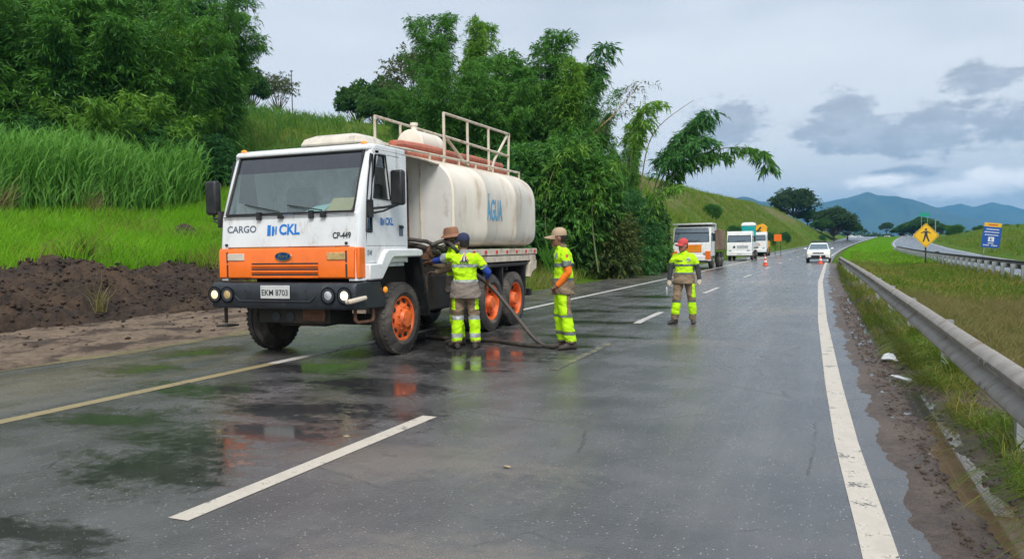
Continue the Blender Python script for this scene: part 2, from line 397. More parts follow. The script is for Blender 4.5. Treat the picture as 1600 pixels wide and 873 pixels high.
# ------------------------------------------------------------------ ground material
def ground_mat():
    m = bpy.data.materials.new('grassy_soil'); m.use_nodes = True; t = NT(m.node_tree); p = m.node_tree.nodes['Principled BSDF']
    tcn = t.n('ShaderNodeTexCoord'); v = tcn.outputs['Object']
    n1 = t.noise(v, .12, 6, .6); n2 = t.noise(v, .9, 6, .65); n3 = t.noise(v, 6, 6, .7)
    g = t.mix(t.step(n2, .35, .65), (.07, .16, .012), (.13, .24, .02))
    g = t.mix(t.step(n1, .42, .62), g, (.14, .19, .03))
    g = t.mix(t.step(n3, .35, .7), t.mix(1.0, g, (.6, .6, .6), 'MULTIPLY'), g)
    g = t.mix(t.step(n2, .64, .72), g, (.10, .075, .045))
    at = t.n('ShaderNodeAttribute'); at.attribute_name = 'dry'
    g = t.mix(t.math('MULTIPLY', at.outputs['Fac'], t.step(n2, .25, .6)), g, t.mix(t.step(n3, .35, .65), (.15, .12, .06), (.21, .18, .09)))
    t.link(g, p.inputs['Base Color']); p.inputs['Roughness'].default_value = .95; p.inputs['Specular IOR Level'].default_value = .1
    b = t.n('ShaderNodeBump', ins={'Height': t.math('ADD', t.noise(v, 3, 6, .7), t.noise(v, 14, 4, .7)), 'Strength': .8, 'Distance': .15}); t.link(b.outputs[0], p.inputs['Normal'])
    return m
m_ground = ground_mat()
gx = np.concatenate([[-9000, -5000, -2500, -1200, -600, -350, -220, -150], np.arange(-110, -40, 3.0), np.arange(-40, -18, 1.0), np.arange(-18, -7, .5), [-7, -4, -1, 0], np.arange(.3, 2.0, .2), np.arange(2, 7.2, .4), [7.6, 9.2], np.arange(10, 26, .8), np.arange(26, 60, 3.5), [75, 100, 150, 250, 500, 1000, 2000, 4000, 9000]])
gy = np.concatenate([[-300, -120, -60], np.arange(-40, 0, 4.0), np.arange(0, 40, .8), np.arange(40, 110, 1.6), np.arange(110, 360, 4.0), np.arange(360, 600, 15), [650, 750, 900, 1200, 1700, 2500, 4000, 6500, 9500]])
ground = sheet('ground', gx, gy, zt, m_ground)
def dry_attr(o):
    me = o.data; co = np.zeros(len(me.vertices)*3, np.float32); me.vertices.foreach_get('co', co); co = co.reshape(-1, 3)
    xp = co[:, 0] - xsh(co[:, 1]); d = sstep(xp, .8, 1.6)*(1-sstep(xp, 6.2, 7.2))*(1-sstep(co[:, 1], 30, 55))
    d = np.maximum(d, .85*sstep(-7.2-xp, 7, 12)*(1-sstep(-7.2-xp, 16, 30))*sstep(co[:, 1], 60, 80))
    me.attributes.new('dry', 'FLOAT', 'POINT').data.foreach_set('value', d.astype(np.float32))
dry_attr(ground)

# ------------------------------------------------------------------ asphalt: damp, patched, with standing water
PUDDLES = [(-4.5, 4.25, .75, .55), (-4.2, 2.95, .6, .25), (-4.85, 4.95, .8, .28), (-4.5, 5.35, .95, .45), (-4.75, 6.2, 1.3, .55), (-6.3, 5.3, .9, .35),
           (-4.6, 7.5, .75, .5), (-5.3, 7.7, .9, .5), (-4.8, 9.3, .9, .6), (-6.2, 8.6, 1.1, .6), (-4.7, 10.4, 1.1, .7), (-6.6, 6.9, .9, .4), (-5.9, 11.8, 1.0, 1.6),
           (-4.5, 15.4, 1.0, .35), (-4.1, 19.3, .9, .5), (-5.2, 23.4, 1.0, .8), (-5.6, 18.0, .8, .5), (-4.1, 11.6, .7, .3), (-4.3, 13.0, .8, .3), (-8.6, 7.8, .6, .5), (-9.2, 9.4, .5, .8), (-3.3, 12.9, .5, .12)]
WORN = [(-1.7, 3.4, .8, .35), (-2.15, 12.6, .8, .5), (-2.9, 5.0, 1.1, .5), (-1.2, 19, 1.0, 1.5), (-2.8, 33, 1.6, 3), (-8.8, 6.5, .9, 1.4)]
def asphalt_mat(name, puddles, worn, wetness=1.0):
    m = bpy.data.materials.new(name); m.use_nodes = True; t = NT(m.node_tree); p = m.node_tree.nodes['Principled BSDF']
    tcn = t.n('ShaderNodeTexCoord'); v = tcn.outputs['Object']; sp = t.n('ShaderNodeSeparateXYZ', ins={0: v}); X, Y = sp.outputs[0], sp.outputs[1]
    warp = t.math('MULTIPLY', t.math('SUBTRACT', t.noise(t.scalev(v, (.8, 1.5, 1)), 1.9, 4, .62), .5), 2.6)
    warpf = t.math('MULTIPLY', t.math('SUBTRACT', t.noise(v, 9, 4, .7), .5), 2.2)
    def blob(attr, on, soft=.7):
        if not on: return None
        at = t.n('ShaderNodeAttribute'); at.attribute_name = attr
        return t.step(t.math('ADD', at.outputs['Fac'], t.math('ADD', warp, warpf)), 1+soft*.5, 1-soft)
    fine = t.noise(v, 160, 2, .6); agg = t.n('ShaderNodeTexVoronoi', ins={'Vector': v, 'Scale': 60.0})
    mid = t.noise(v, 1.1, 4, .6); streak = t.noise(t.scalev(v, (2.6, .16, 1)), 1.6, 3, .6)
    c = t.mix(t.step(mid, .3, .7), (.070, .070, .073), (.118, .116, .116))
    c = t.mix(t.math('MULTIPLY', t.step(streak, .45, .75), .35), c, (.15, .142, .133))
    c = t.mix(t.step(fine, .30, .72), t.mix(1.0, c, (.62, .62, .62), 'MULTIPLY'), t.mix(1.0, c, (1.3, 1.3, 1.3), 'MULTIPLY'))
    spn = t.n('ShaderNodeSeparateColor', ins={0: agg.outputs['Color']})
    c = t.mix(t.math('MULTIPLY', t.math('GREATER_THAN', spn.outputs[0], .945), t.step(agg.outputs['Distance'], .42, .2)), c, (.36, .35, .33))
    crk = t.n('ShaderNodeTexVoronoi', ins={'Scale': .42}); crk.feature = 'DISTANCE_TO_EDGE'
    wv = t.n('ShaderNodeMix'); wv.data_type = 'VECTOR'; wv.inputs[0].default_value = .10; t.link(v, wv.inputs[4]); t.link(t.noise(v, 2.2, 4, .7, 0, 1), wv.inputs[5]); t.link(wv.outputs[1], crk.inputs['Vector'])
    ck = t.math('MULTIPLY', t.step(crk.outputs['Distance'], .006, .001), t.step(mid, .46, .60))
    c = t.mix(t.math('MULTIPLY', ck, .8), c, (.022, .021, .02))
    wn = blob('wornd', worn, .9)
    if wn is not None: c = t.mix(t.math('MULTIPLY', wn, .75), c, t.mix(t.step(fine, .4, .62), (.10, .088, .075), (.25, .22, .185)))
    rough = t.step(mid, .3, .7, .20, .36); rough = t.math('ADD', rough, t.math('MULTIPLY', t.step(streak, .4, .65), -.10))
    # mud film on the shoulder
    sh = t.math('MULTIPLY', t.step(X, -7.35, -7.9), t.step(t.noise(t.scalev(v, (1.5, .25, 1)), 1.3, 3, .65), .38, .62))
    c = t.mix(t.math('MULTIPLY', sh, .6), c, (.17, .145, .105))
    bh = t.math('ADD', t.math('MULTIPLY', fine, .5), t.math('MULTIPLY', agg.outputs['Distance'], -.6))
    bst = .55
    wet = blob('wetd', puddles)
    if wet is not None:
        wet = t.math('MULTIPLY', wet, wetness)
        c = t.mix(wet, c, t.mix(1.0, c, (.42, .42, .42), 'MULTIPLY'))
        rough = t.math('ADD', t.math('MULTIPLY', rough, t.math('SUBTRACT', 1.0, wet)), t.math('MULTIPLY', wet, .06))
        bst = t.math('ADD', t.math('MULTIPLY', t.math('SUBTRACT', 1.0, wet), .5), .035)
    t.link(c, p.inputs['Base Color']); t.link(rough, p.inputs['Roughness']); p.inputs['Specular IOR Level'].default_value = .7
    b = t.n('ShaderNodeBump', ins={'Height': bh, 'Strength': bst, 'Distance': .006}); t.link(b.outputs[0], p.inputs['Normal'])
    return m
m_asph = asphalt_mat('damp_asphalt', PUDDLES, WORN)
m_asph2 = asphalt_mat('pale_asphalt', [], [])
ry = np.concatenate([np.arange(-14, -1, 1.0), np.arange(-1, 27, .14), np.arange(27, 60, 1.0), np.arange(60, 470, 4.0)])
def ribbon(name, xa, xb, ys_, dz, mat_, parent=None, kind=None, nx=2):
    ys_ = np.asarray(ys_, float); A = xa(ys_) + xsh(ys_); B = xb(ys_) + xsh(ys_)
    f_ = np.linspace(0, 1, nx)[None, :]; XX = A[:, None]*(1-f_) + B[:, None]*f_; YY = np.repeat(ys_[:, None], nx, 1)
    V = np.stack([XX, YY, zroad(YY) + dz], -1).reshape(-1, 3)
    o = link_mesh(name, np_mesh(name, V, grid_faces(nx, len(ys_))), mat_, parent)
    if kind: o['kind'] = kind
    return o
K = lambda c: (lambda Y: np.full(np.shape(Y), float(c)))
road = ribbon('road', lambda Y: np.interp(Y, [0, 14, 20, 60], [-10.75, -10.2, -9.9, -9.6]), lambda Y: xright(Y) + .38, ry, 0.0, m_asph, kind='structure', nx=90)
def dist_attr(o, nm, blobs):
    me = o.data; co = np.zeros(len(me.vertices)*3, np.float32); me.vertices.foreach_get('co', co); co = co.reshape(-1, 3)
    d = np.full(len(co), 9.0, np.float32)
    for (x0, y0, rx, ry_) in blobs: d = np.minimum(d, np.sqrt(((co[:, 0]-x0)/rx)**2 + ((co[:, 1]-y0)/ry_)**2))
    at = me.attributes.new(nm, 'FLOAT', 'POINT'); at.data.foreach_set('value', d.astype(np.float32))
dist_attr(road, 'wetd', PUDDLES); dist_attr(road, 'wornd', WORN)
road2 = ribbon('road', K(6.95), lambda Y: xedge2(Y) + .5, ry[ry > -10], 0.0, m_asph2, kind='structure', nx=4)

def paint_mat(name, col, wear):
    m = bpy.data.materials.new(name); m.use_nodes = True; t = NT(m.node_tree); p = m.node_tree.nodes['Principled BSDF']
    v = t.n('ShaderNodeTexCoord').outputs['Object']
    n1 = t.noise(v, 4, 6, .65); n2 = t.noise(v, 60, 4, .7)
    c = t.mix(t.step(n1, .3, .7), tuple(x*.78 for x in col), col)
    c = t.mix(t.step(t.math('ADD', n1, t.math('MULTIPLY', n2, .7)), 1.0-wear, 1.12-wear), c, (.07, .068, .065))
    t.link(c, p.inputs['Base Color']); p.inputs['Roughness'].default_value = .45
    b = t.n('ShaderNodeBump', ins={'Height': n2, 'Strength': .3, 'Distance': .004}); t.link(b.outputs[0], p.inputs['Normal'])
    return m
m_paint = paint_mat('road_paint_cream', (.62, .56, .47), .085)
m_paint_w = paint_mat('road_paint_white', (.62, .59, .54), .10)
m_paint_f = paint_mat('road_paint_faded_yellow', (.40, .36, .16), .30)
m_paint_m = paint_mat('road_paint_muddy', (.36, .29, .15), .10)
ly = np.concatenate([np.arange(-6, 60, .7), np.arange(60, 440, 4.0)])
ribbon('edge_line', lambda Y: xright(Y)-.085, lambda Y: xright(Y)+.085, ly, .004, m_paint, road)
ribbon('edge_line', K(-7.29), K(-7.11), ly[ly > 8.2], .004, m_paint_w, road)
ribbon('edge_line', K(-7.29), K(-7.11), ly[ly <= 8.9], .0035, m_paint_m, road)
for y0, L_, mm in ((-8.7, 3, m_paint), (3.42, 2.95, m_paint), (9.3, 3.2, m_paint_f), (15.3, 2.75, m_paint_w), (25.2, 3.5, m_paint_w), (37.4, 3.4, m_paint_w), (49.6, 3.4, m_paint_w), (61.8, 3.4, m_paint_w), (74, 3.4, m_paint_w), (86, 3.4, m_paint_w), (98, 3.4, m_paint_w), (110, 3.4, m_paint_w), (122, 3.4, m_paint_w)):
    ys_ = np.linspace(y0, y0+L_, 6)
    if mm is m_paint_f: ribbon('lane_dash', lambda Y: xdash(Y)-.06+.16, lambda Y: xdash(Y)+.06+.16, ys_, .004, mm, road)
    else: ribbon('lane_dash', lambda Y: xdash(Y)-.075, lambda Y: xdash(Y)+.075, ys_, .004, mm, road)
ribbon('edge_line', K(7.3), K(7.45), ly[ly > 15], .004, m_paint_w, road2)
ribbon('edge_line', lambda Y: xedge2(Y), lambda Y: xedge2(Y)+.15, ly[ly > 15], .004, m_paint_w, road2)

# ------------------------------------------------------------------ mud and dirt
def soil_mat(name, c1, c2, c3, rlo, rhi, wet=.0, bump=.9):
    m = bpy.data.materials.new(name); m.use_nodes = True; t = NT(m.node_tree); p = m.node_tree.nodes['Principled BSDF']
    v = t.n('ShaderNodeTexCoord').outputs['Object']
    n1 = t.noise(t.scalev(v, (1, .5, 1)), 1.6, 7, .65); n2 = t.noise(v, 7, 6, .7); n3 = t.noise(v, 40, 4, .7)
    c = t.mix(t.step(n2, .35, .65), c1, c2); c = t.mix(t.step(n1, .46, .62), c, c3)
    c = t.mix(t.step(n3, .3, .7), t.mix(1.0, c, (.7, .7, .7), 'MULTIPLY'), c)
    t.link(c, p.inputs['Base Color'])
    t.link(t.step(n1, .35, .62, rlo, rhi), p.inputs['Roughness'])
    b = t.n('ShaderNodeBump', ins={'Height': t.math('ADD', n2, t.math('MULTIPLY', n3, .4)), 'Strength': bump, 'Distance': .09}); t.link(b.outputs[0], p.inputs['Normal'])
    return m
m_mudL = soil_mat('tan_mud', (.20, .135, .085), (.30, .215, .14), (.075, .05, .034), .4, .85)
m_dirt = soil_mat('dark_spoil_earth', (.033, .020, .013), (.058, .036, .023), (.098, .062, .038), .8, .95)
m_mudR = soil_mat('wet_brown_mud', (.085, .057, .041), (.14, .097, .072), (.18, .14, .11), .28, .65, bump=.9)
m_puddle = M('muddy_water', (.155, .105, .06), .04, var=.1, spec=.6)
m_puddle2 = M('clear_water', (.06, .055, .05), .03, var=.1, spec=.6)

def edge_strip():
    ys_ = np.arange(-2, 26, .15)
    return ribbon('mud_strip', lambda Y: -10.75 + .16*fbm(Y*.9, Y*0+2, 3), lambda Y: -10.12 - .2*(1-np.clip(Y/14, 0, 1)) + .22*fbm(Y*1.1, Y*0+8, 3), ys_, .004, soil_mat('olive_silt', (.20, .165, .075), (.30, .25, .12), (.14, .12, .06), .5, .8), kind='structure')
edge_strip()
def z_mudL(X, Y):
    e = sstep(-X, 10.25, 10.75)
    return zroad(Y) - .02*(1-e) + e*(.02 + .05*fbm(X*.8, Y*.8, 3) + .17*np.clip(fbm(X*1.9, Y*1.1+5, 4)-.05, 0, 1) + .06*fbm(X*5, Y*3.5, 4)) + np.where(-X < 10.5, .012*fbm(X*4, Y*2, 3), 0)
mud = sheet('mud_verge', np.arange(-16.6, -9.7, .09), np.arange(-2, 26, .11), z_mudL, m_mudL)
def z_dirt(X, Y):
    u = -X; c = 15.35 + .55*fbm(Y*.35, Y*0+2.0, 3)
    prof = np.interp(u - c, [-.5, 0, .5, 1.15, 1.9, 2.7, 3.6, 5.5], [-.35, .0, .42, .95, 1.38, 1.45, 1.30, .55])
    amp = (1 - .45*sstep(Y, 19, 26)); hh = 1 + .38*fbm(Y*.42+3, Y*0+7.0, 3)
    lump = .34*fbm(X*1.2, Y*1.2, 4) + .32*np.abs(fbm(X*2.6+4, Y*2.6, 4)) + .16*fbm(X*6, Y*6, 4) + .10*np.abs(fbm(X*11, Y*11, 2))
    k = sstep(u-c, -.4, .3)
    return prof*amp*hh*.76 + k*lump*.9
dirt = sheet('dirt_bank', np.arange(-21.5, -14.2, .055), np.arange(1.0, 29, .07), z_dirt, m_dirt)

def z_mudR(X, Y):
    xe = xright(Y); u = X - xe
    ue = u + np.where(u < .6, .16*fbm(Y*1.4, X*0+3.3, 3) + .10*fbm(Y*6, X*5, 3), 0)
    base = np.interp(ue, [.10, .20, .30, .6, .8, 1.0, 1.35, 1.8], [-.022, -.008, .004, .014, .004, .03, .085, .06])
    rut = -.062*np.exp(-((u-.72-.09*fbm(Y*.8, Y*0, 3))/.085)**2)*(sstep(Y, 3, 3.6)*(1-sstep(Y, 5.8, 6.8)) + .55*sstep(fbm(Y*.7+1.3, Y*0+4, 2), -.1, .12))
    return zroad(Y) + base + rut + sstep(u, .28, .55)*(.036*fbm(X*9, Y*5.5, 4) + .035*np.clip(fbm(X*5, Y*2.6+3, 4), 0, 1))
XU = np.arange(.10, 1.9, .025); YV = np.concatenate([np.arange(2.0, 16, .035), np.arange(16, 62, .22)])
UU, YY = np.meshgrid(XU, YV); XX = UU + xright(YY) + xsh(YY)
mudr = link_mesh('mud_verge', np_mesh('mud_verge', np.stack([XX, YY, z_mudR(XX, YY)], -1).reshape(-1, 3), grid_faces(len(XU), len(YV)), True), m_mudR); mudr['kind'] = 'structure'
def puddle(name, cx, cy, rx, ry_, z, mat_, rot=0.0):
    n = 40; pts = []
    for i in range(n):
        a = 2*math.pi*i/n; k = 1 + .35*float(fbm(np.array(math.cos(a)*1.7+cx*3), np.array(math.sin(a)*1.7+cy*3), 3))
        x, y = rx*k*math.cos(a), ry_*k*math.sin(a); pts.append((cx + x*math.cos(rot) - y*math.sin(rot), cy + x*math.sin(rot) + y*math.cos(rot), z))
    me = bpy.data.meshes.new(name); me.from_pydata(pts, [], [tuple(range(n))]); me.update()
    o = link_mesh(name, me, mat_); o['kind'] = 'structure'; return o
def water_sheet(name, u0, u1, y0, y1, z, mat_):
    ys_ = np.linspace(y0, y1, 30); o = ribbon(name, lambda Y: xright(Y)+u0, lambda Y: xright(Y)+u1, ys_, z, mat_); o['kind'] = 'structure'
water_sheet('puddle', .54, .90, 2.2, 7.6, .000, m_puddle)
water_sheet('puddle', .40, .95, 7.6, 30, .004, m_puddle2)
# loose clods on the mud and the dirt bank: too many to count
def clods(name, n, xr, yr, zf, smin, smax, mat_, shift=False):
    X = rng.uniform(*xr, n); Y = rng.uniform(*yr, n)
    if shift: X = X + xright(Y)
    Z = zf(X, Y); S = smin + (smax-smin)*rng.random(n)**3
    ico = np.array([(0,0,1),(.89,0,.45),(.28,.85,.45),(-.72,.53,.45),(-.72,-.53,.45),(.28,-.85,.45),(.72,.53,-.45),(-.28,.85,-.45),(-.89,0,-.45),(-.28,-.85,-.45),(.72,-.53,-.45),(0,0,-1)])
    fi = np.array([(0,1,2),(0,2,3),(0,3,4),(0,4,5),(0,5,1),(1,6,2),(2,7,3),(3,8,4),(4,9,5),(5,10,1),(6,7,2),(7,8,3),(8,9,4),(9,10,5),(10,6,1),(11,7,6),(11,8,7),(11,9,8),(11,10,9),(11,6,10)])
    V = ico[None]*(1+.5*(rng.random((n, 12, 1))-.5))*S[:, None, None]*np.stack([np.ones(n), .7+.6*rng.random(n), .5+.4*rng.random(n)], -1)[:, None, :]
    V = V + np.stack([X, Y, Z+S*.15], -1)[:, None, :]
    F_ = fi[None] + (np.arange(n)*12)[:, None, None]
    o = link_mesh(name, np_mesh(name, V.reshape(-1, 3), F_.reshape(-1, 3)), mat_); return o
tag(clods('earth_clods', 9000, (-18.6, -14.9), (3, 27), z_dirt, .012, .075, m_dirt), 'loose dark earth clods strewn over the spoil bank', 'earth clods', kind='stuff')
tag(clods('mud_clods', 1300, (-15.4, -11.2), (2, 25), z_mudL, .006, .05, m_dirt), 'dark mud lumps scattered over the tan mud verge', 'mud lumps', kind='stuff')
tag(clods('mud_crumbs', 6500, (.40, 1.25), (2.4, 24), z_mudR, .005, .026, m_mudR, True), 'brown mud crumbs along the right road edge', 'mud crumbs', kind='stuff')

# ------------------------------------------------------------------ mountains far behind
def mountain_mat():
    m = bpy.data.materials.new('forested_mountain'); m.use_nodes = True; t = NT(m.node_tree); p = m.node_tree.nodes['Principled BSDF']
    v = t.n('ShaderNodeTexCoord').outputs['Object']
    c = t.mix(t.step(t.noise(v, .004, 6, .6), .35, .65), (.030, .055, .030), (.055, .085, .040)); t.link(c, p.inputs['Base Color']); p.inputs['Roughness'].default_value = 1
    return m
m_mount = mountain_mat()
def mountain(name, D, pts, depth, seed):
    az_ = np.array([math.degrees(math.atan((x-800)/1230.0)) - YAW for x, _ in pts])
    hz = 386.4 - (np.array([x for x, _ in pts])-800)*.0157
    hh = np.array([(h - y)/1230.0 for (x, y), h in zip(pts, hz)])*D*np.cos(np.radians(az_+YAW)) + CAM_H
    A = np.linspace(az_[0], az_[-1], 260); Dd = np.linspace(-1, 1, 40); H0 = np.interp(A, az_, hh)
    AA, DD = np.meshgrid(A, Dd); HH = np.interp(AA, az_, hh)
    rid = fbm(AA*1.1+seed, DD*2.2+seed, 5); rr_ = D + DD*depth
    zz = HH*np.clip(1 - np.abs(DD)**1.1, 0, 1)*(1 + .30*rid*sstep(np.abs(DD), .02, .3)) + 9*fbm(AA*1.6, DD*5+seed, 3) - 6
    zz = np.where(np.abs(DD) > .97, -20, zz)
    V = np.stack([rr_*np.sin(np.radians(AA)), rr_*np.cos(np.radians(AA)), zz], -1).reshape(-1, 3)
    o = link_mesh(name, np_mesh(name, V, grid_faces(260, 40), True), m_mount); o['kind'] = 'structure'; return o
mountain('mountain', 5200, [(700, 345), (900, 335), (1050, 322), (1165, 306), (1200, 314), (1240, 330), (1300, 345), (1330, 360)], 700, 1.0)
mountain('mountain', 6000, [(1180, 365), (1240, 330), (1290, 314), (1325, 307), (1355, 298), (1372, 303), (1400, 305), (1440, 314), (1480, 330), (1530, 342), (1600, 352), (1700, 365)], 1000, 5.0)
mountain('mountain', 7800, [(1380, 330), (1440, 326), (1475, 322), (1500, 316), (1520, 322), (1550, 315), (1575, 319), (1600, 327), (1680, 322), (1800, 328), (1950, 335), (2100, 350)], 1200, 9.0)
mountain('mountain', 8200, [(-900, 350), (-400, 330), (0, 345), (300, 335), (600, 345), (760, 352)], 900, 14.0)
# ------------------------------------------------------------------ wheels (axis along local x; outer face towards +x)
def wheel_mesh(R_=.53, W=.30, rim=.335, dish=.10, rear=False):
    ty = MB(); h = W/2
    ty.lathe([(-h+.02, rim), (-h, R_*.72), (-h+.03, R_*.93), (-h+.05, R_*.975), (-h*.5, R_), (-.012, R_), (-.008, R_-.018), (.008, R_-.018), (.012, R_), (h*.5, R_), (h-.05, R_*.975), (h-.03, R_*.93), (h, R_*.72), (h-.02, rim), (h-.05, rim-.012), (-h+.05, rim-.012)], (0,0,0), 'x', 40)
    for k in range(40):                                  # shoulder tread blocks
        a = 2*math.pi*k/40
        for sx in (-1, 1):
            x0, x1 = sx*(h-.035), sx*(h*.55); c, s_ = math.cos(a), math.sin(a); d = .5*2*math.pi*R_/40*.62
            p = lambda x, r, t: (x, r*c - t*s_, r*s_ + t*c)
            ty.hexa([p(x0, R_*.955, -d), p(x1, R_*.985, -d), p(x1, R_*.985, d), p(x0, R_*.955, d), p(x0, R_*.985, -d*.9), p(x1, R_+.004, -d*.9), p(x1, R_+.004, d*.9), p(x0, R_*.985, d*.9)])
    rm = MB()
    if not rear:
        prof = [(-h+.05, rim-.01), (h-.03, rim-.004), (h-.03, rim-.03), (h-.07, rim-.05), (h-.06, rim-.10), (h-.03, rim-.13), (h-.01, rim*.50), (h+.0, rim*.42), (h+.045, rim*.36), (h+.055, rim*.10), (h+.056, .005)]
    else:
        prof = [(-h+.05, rim-.01), (h-.03, rim-.004), (h-.03, rim-.028), (h-.16, rim-.055), (h-.17, rim-.12), (h-.13, rim*.45), (h-.03, rim*.36), (h-.01, rim*.30), (h-.005, .005)]
    rm.lathe(prof, (0,0,0), 'x', 36)
    holes = MB(); nuts = MB()
    for k in range(10):
        a = 2*math.pi*k/10; xh = h-.050 if not rear else h-.145
        rr_ = rim-.080
        holes.lathe([(xh-.03, .034), (xh+.006, .034)], (0, rr_*math.cos(a), rr_*math.sin(a)), 'x', 10)
        b = a + .3; xn = h-.02 if not rear else h-.13; rn = rim*.52
        nuts.lathe([(xn-.01, .014), (xn+.03, .013)], (0, rn*math.cos(b), rn*math.sin(b)), 'x', 6)
    return ty.mesh('tyre', 35), rm.mesh('rim', 30), holes.mesh('hand_hole', 35), nuts.mesh('wheel_nut', 35)
FW_MESH = wheel_mesh(); RW_MESH = wheel_mesh(rear=True)
for msh in (FW_MESH, RW_MESH):
    for me_, mm in zip(msh, (m_tyre, m_orange_rim, m_black, m_orange_rim)): me_.materials.append(mm)
def wheel(root, x, y, z, side=1, rear=False, scale=1.0, steer=0.0, meshes=None, parts=4):
    ms = meshes or (RW_MESH if rear else FW_MESH)
    w_ = link_mesh('wheel', ms[0], None, root, (x, y, z)); w_.rotation_euler = (random.random()*6, 0, (0 if side > 0 else math.pi) + steer); w_.scale = (scale,)*3
    w_.rotation_mode = 'XYZ'
    for me_, nm in list(zip(ms, ('tyre', 'rim', 'hand_hole', 'wheel_nut')))[1:parts]:
        q_ = link_mesh(nm, me_, None, w_)
        if nm in ('hand_hole', 'wheel_nut'): q_['kind'] = 'stuff'
    return w_

# ------------------------------------------------------------------ the water tanker
T = empty('tanker_truck', (-7.15, 10.08, 0), 0, 'white and orange water tanker lorry with a cream tank, parked on the left shoulder line', 'truck')
XH = 1.2
def yfront(z): return float(np.interp(z, [1.1, 1.6, 2.08, 2.93, 3.05], [-1.10, -1.085, -1.03, -.72, -.62]))
# cab shell
b = MB()
b.prism([(-1.07, 1.60), (-1.03, 2.06), (-.98, 2.06), (-.98, 1.60)], -XH+.04, XH-.04, 'x'); b.build('front_panel', m_white, T, bevel=.012)
b = MB(); b.box(-XH+.08, XH-.08, -1.06, -1.045, 2.035, 2.047); b.build('panel_seam', m_ink, T)
# A pillars with rounded corner
for sx in (-1, 1):
    b = MB(); ra = []
    for z, w_ in ((1.13, .16), (1.6, .15), (2.06, .13), (2.5, .11), (2.95, .10)):
        y0 = yfront(z); x = sx*XH
        ring = [(x - sx*w_, y0+.012, z), (x - sx*.05, y0+.014, z), (x - sx*.015, y0+.04, z), (x, y0+.10, z), (x, y0+.19, z), (x - sx*.05, y0+.19, z), (x-sx*.06, y0+.08, z), (x - sx*w_, y0+.06, z)]
        ra.append(ring)
    b.rings(ra); b.build('corner_pillar', m_white, T, smooth=50)
# roof
b = MB()
b.rings([[(sx*x, y, z) for sx, x, y in ((-1, XH-.06, y0), (1, XH-.06, y0), (1, XH-.0, y0+.10), (1, XH, .20), (1, XH-.06, .24), (-1, XH-.06, .24), (-1, XH, .20), (-1, XH, y0+.10))] for z, y0 in ((2.93, -.735), (2.97, -.74), (3.01, -.70))] +
        [[(sx*(x-.12), y*.9, 3.045) for sx, x, y in ((-1, XH-.06, -.62), (1, XH-.06, -.62), (1, XH, -.55), (1, XH, .18), (1, XH-.06, .2), (-1, XH-.06, .2), (-1, XH, .18), (-1, XH, -.55))]])
b.build('roof', m_white, T, smooth=40, bevel=.015)
b = MB(); b.box(-XH+.01, XH-.01, .185, .235, 1.35, 2.93); b.box(-XH+.05, XH-.05, -.95, .19, 1.30, 1.36)
b.build('cab_back_wall', m_interior, T)
# sides: sill, door, pillars round the openings (strip window + door window)
def side_parts(sx):
    x0, x1 = sx*(XH-.045), sx*XH
    d = MB(); d.prism([(-.90, 1.60), (-.90, 1.78), (-.735, 1.78), (-.735, 2.27), (-.26, 2.24), (-.235, 2.24), (.14, 2.24), (.17, 1.60)], x0, x1); 
    d.prism([(-.235, 2.24), (-.355, 2.88), (.04, 2.88), (.14, 2.24)], x0, x1); d.prism([(-.735, 2.27), (-.66, 2.88), (-.60, 2.88), (-.69, 2.267)], x0, x1)
    door = d.build('door', m_white, T, bevel=.006)
    s_ = MB(); s_.prism([(-.90, 1.36), (-.90, 1.594), (.20, 1.594), (.215, 1.36)], x0, x1); s_.prism([(.047, 2.88), (.147, 2.24), (.178, 1.594), (.225, 1.594), (.225, 2.93), (.04, 2.93)], x0, x1)
    s_.prism([(-.66, 2.885), (-.68, 2.935), (.04, 2.935), (.04, 2.885)], x0, x1)
    s_.build('side_panel', m_white, T, bevel=.006)
    q = MB(); q.prism([(-.90, 1.80), (-.755, 1.80), (-.755, 2.26), (-.68, 2.86), (-.715, 2.88), (-.80, 2.55)], sx*(XH-.03), sx*(XH-.008))
    g = q.build('strip_window', m_glass_side, door); 
    fr = MB(); fr.tube([(x1, -.895, 1.80), (x1, -.865, 2.2), (x1, -.80, 2.55), (x1, -.725, 2.86), (x1, -.685, 2.86), (x1, -.745, 2.28), (x1, -.745, 1.80), (x1, -.895, 1.80)], .014, 6); fr.build('window_seal', m_black, door)
    q = MB(); q.prism([(-.69, 2.267), (-.60, 2.87), (-.355, 2.87), (-.24, 2.25)], sx*(XH-.035), sx*(XH-.022))
    if sx < 0: q.build('door_window', m_glass_side, door)
    else:
        q = MB(); q.prism([(-.635, 2.70), (-.60, 2.87), (-.355, 2.87), (-.32, 2.70)], sx*(XH-.035), sx*(XH-.022)); q.build('door_window', m_glass_side, door).__setitem__('label', 'half lowered door window')
    fr = MB(); fr.tube([(x1, -.69, 2.267), (x1, -.60, 2.87), (x1, -.355, 2.87), (x1, -.24, 2.25), (x1, -.69, 2.267)], .012, 6); fr.build('window_seal', m_black, door)
    h = MB(); h.box(min(x1, x1+sx*.006), max(x1, x1+sx*.006), -.02, .09, 1.74, 1.90); hh = h.build('handle_recess', m_inkgrey, door); 
    h = MB(); h.box(min(x1+sx*.006, x1+sx*.025), max(x1+sx*.006, x1+sx*.025), -.01, .08, 1.85, 1.885); h.build('door_handle', m_black, door)
    return door
door_r = side_parts(1); door_l = side_parts(-1)
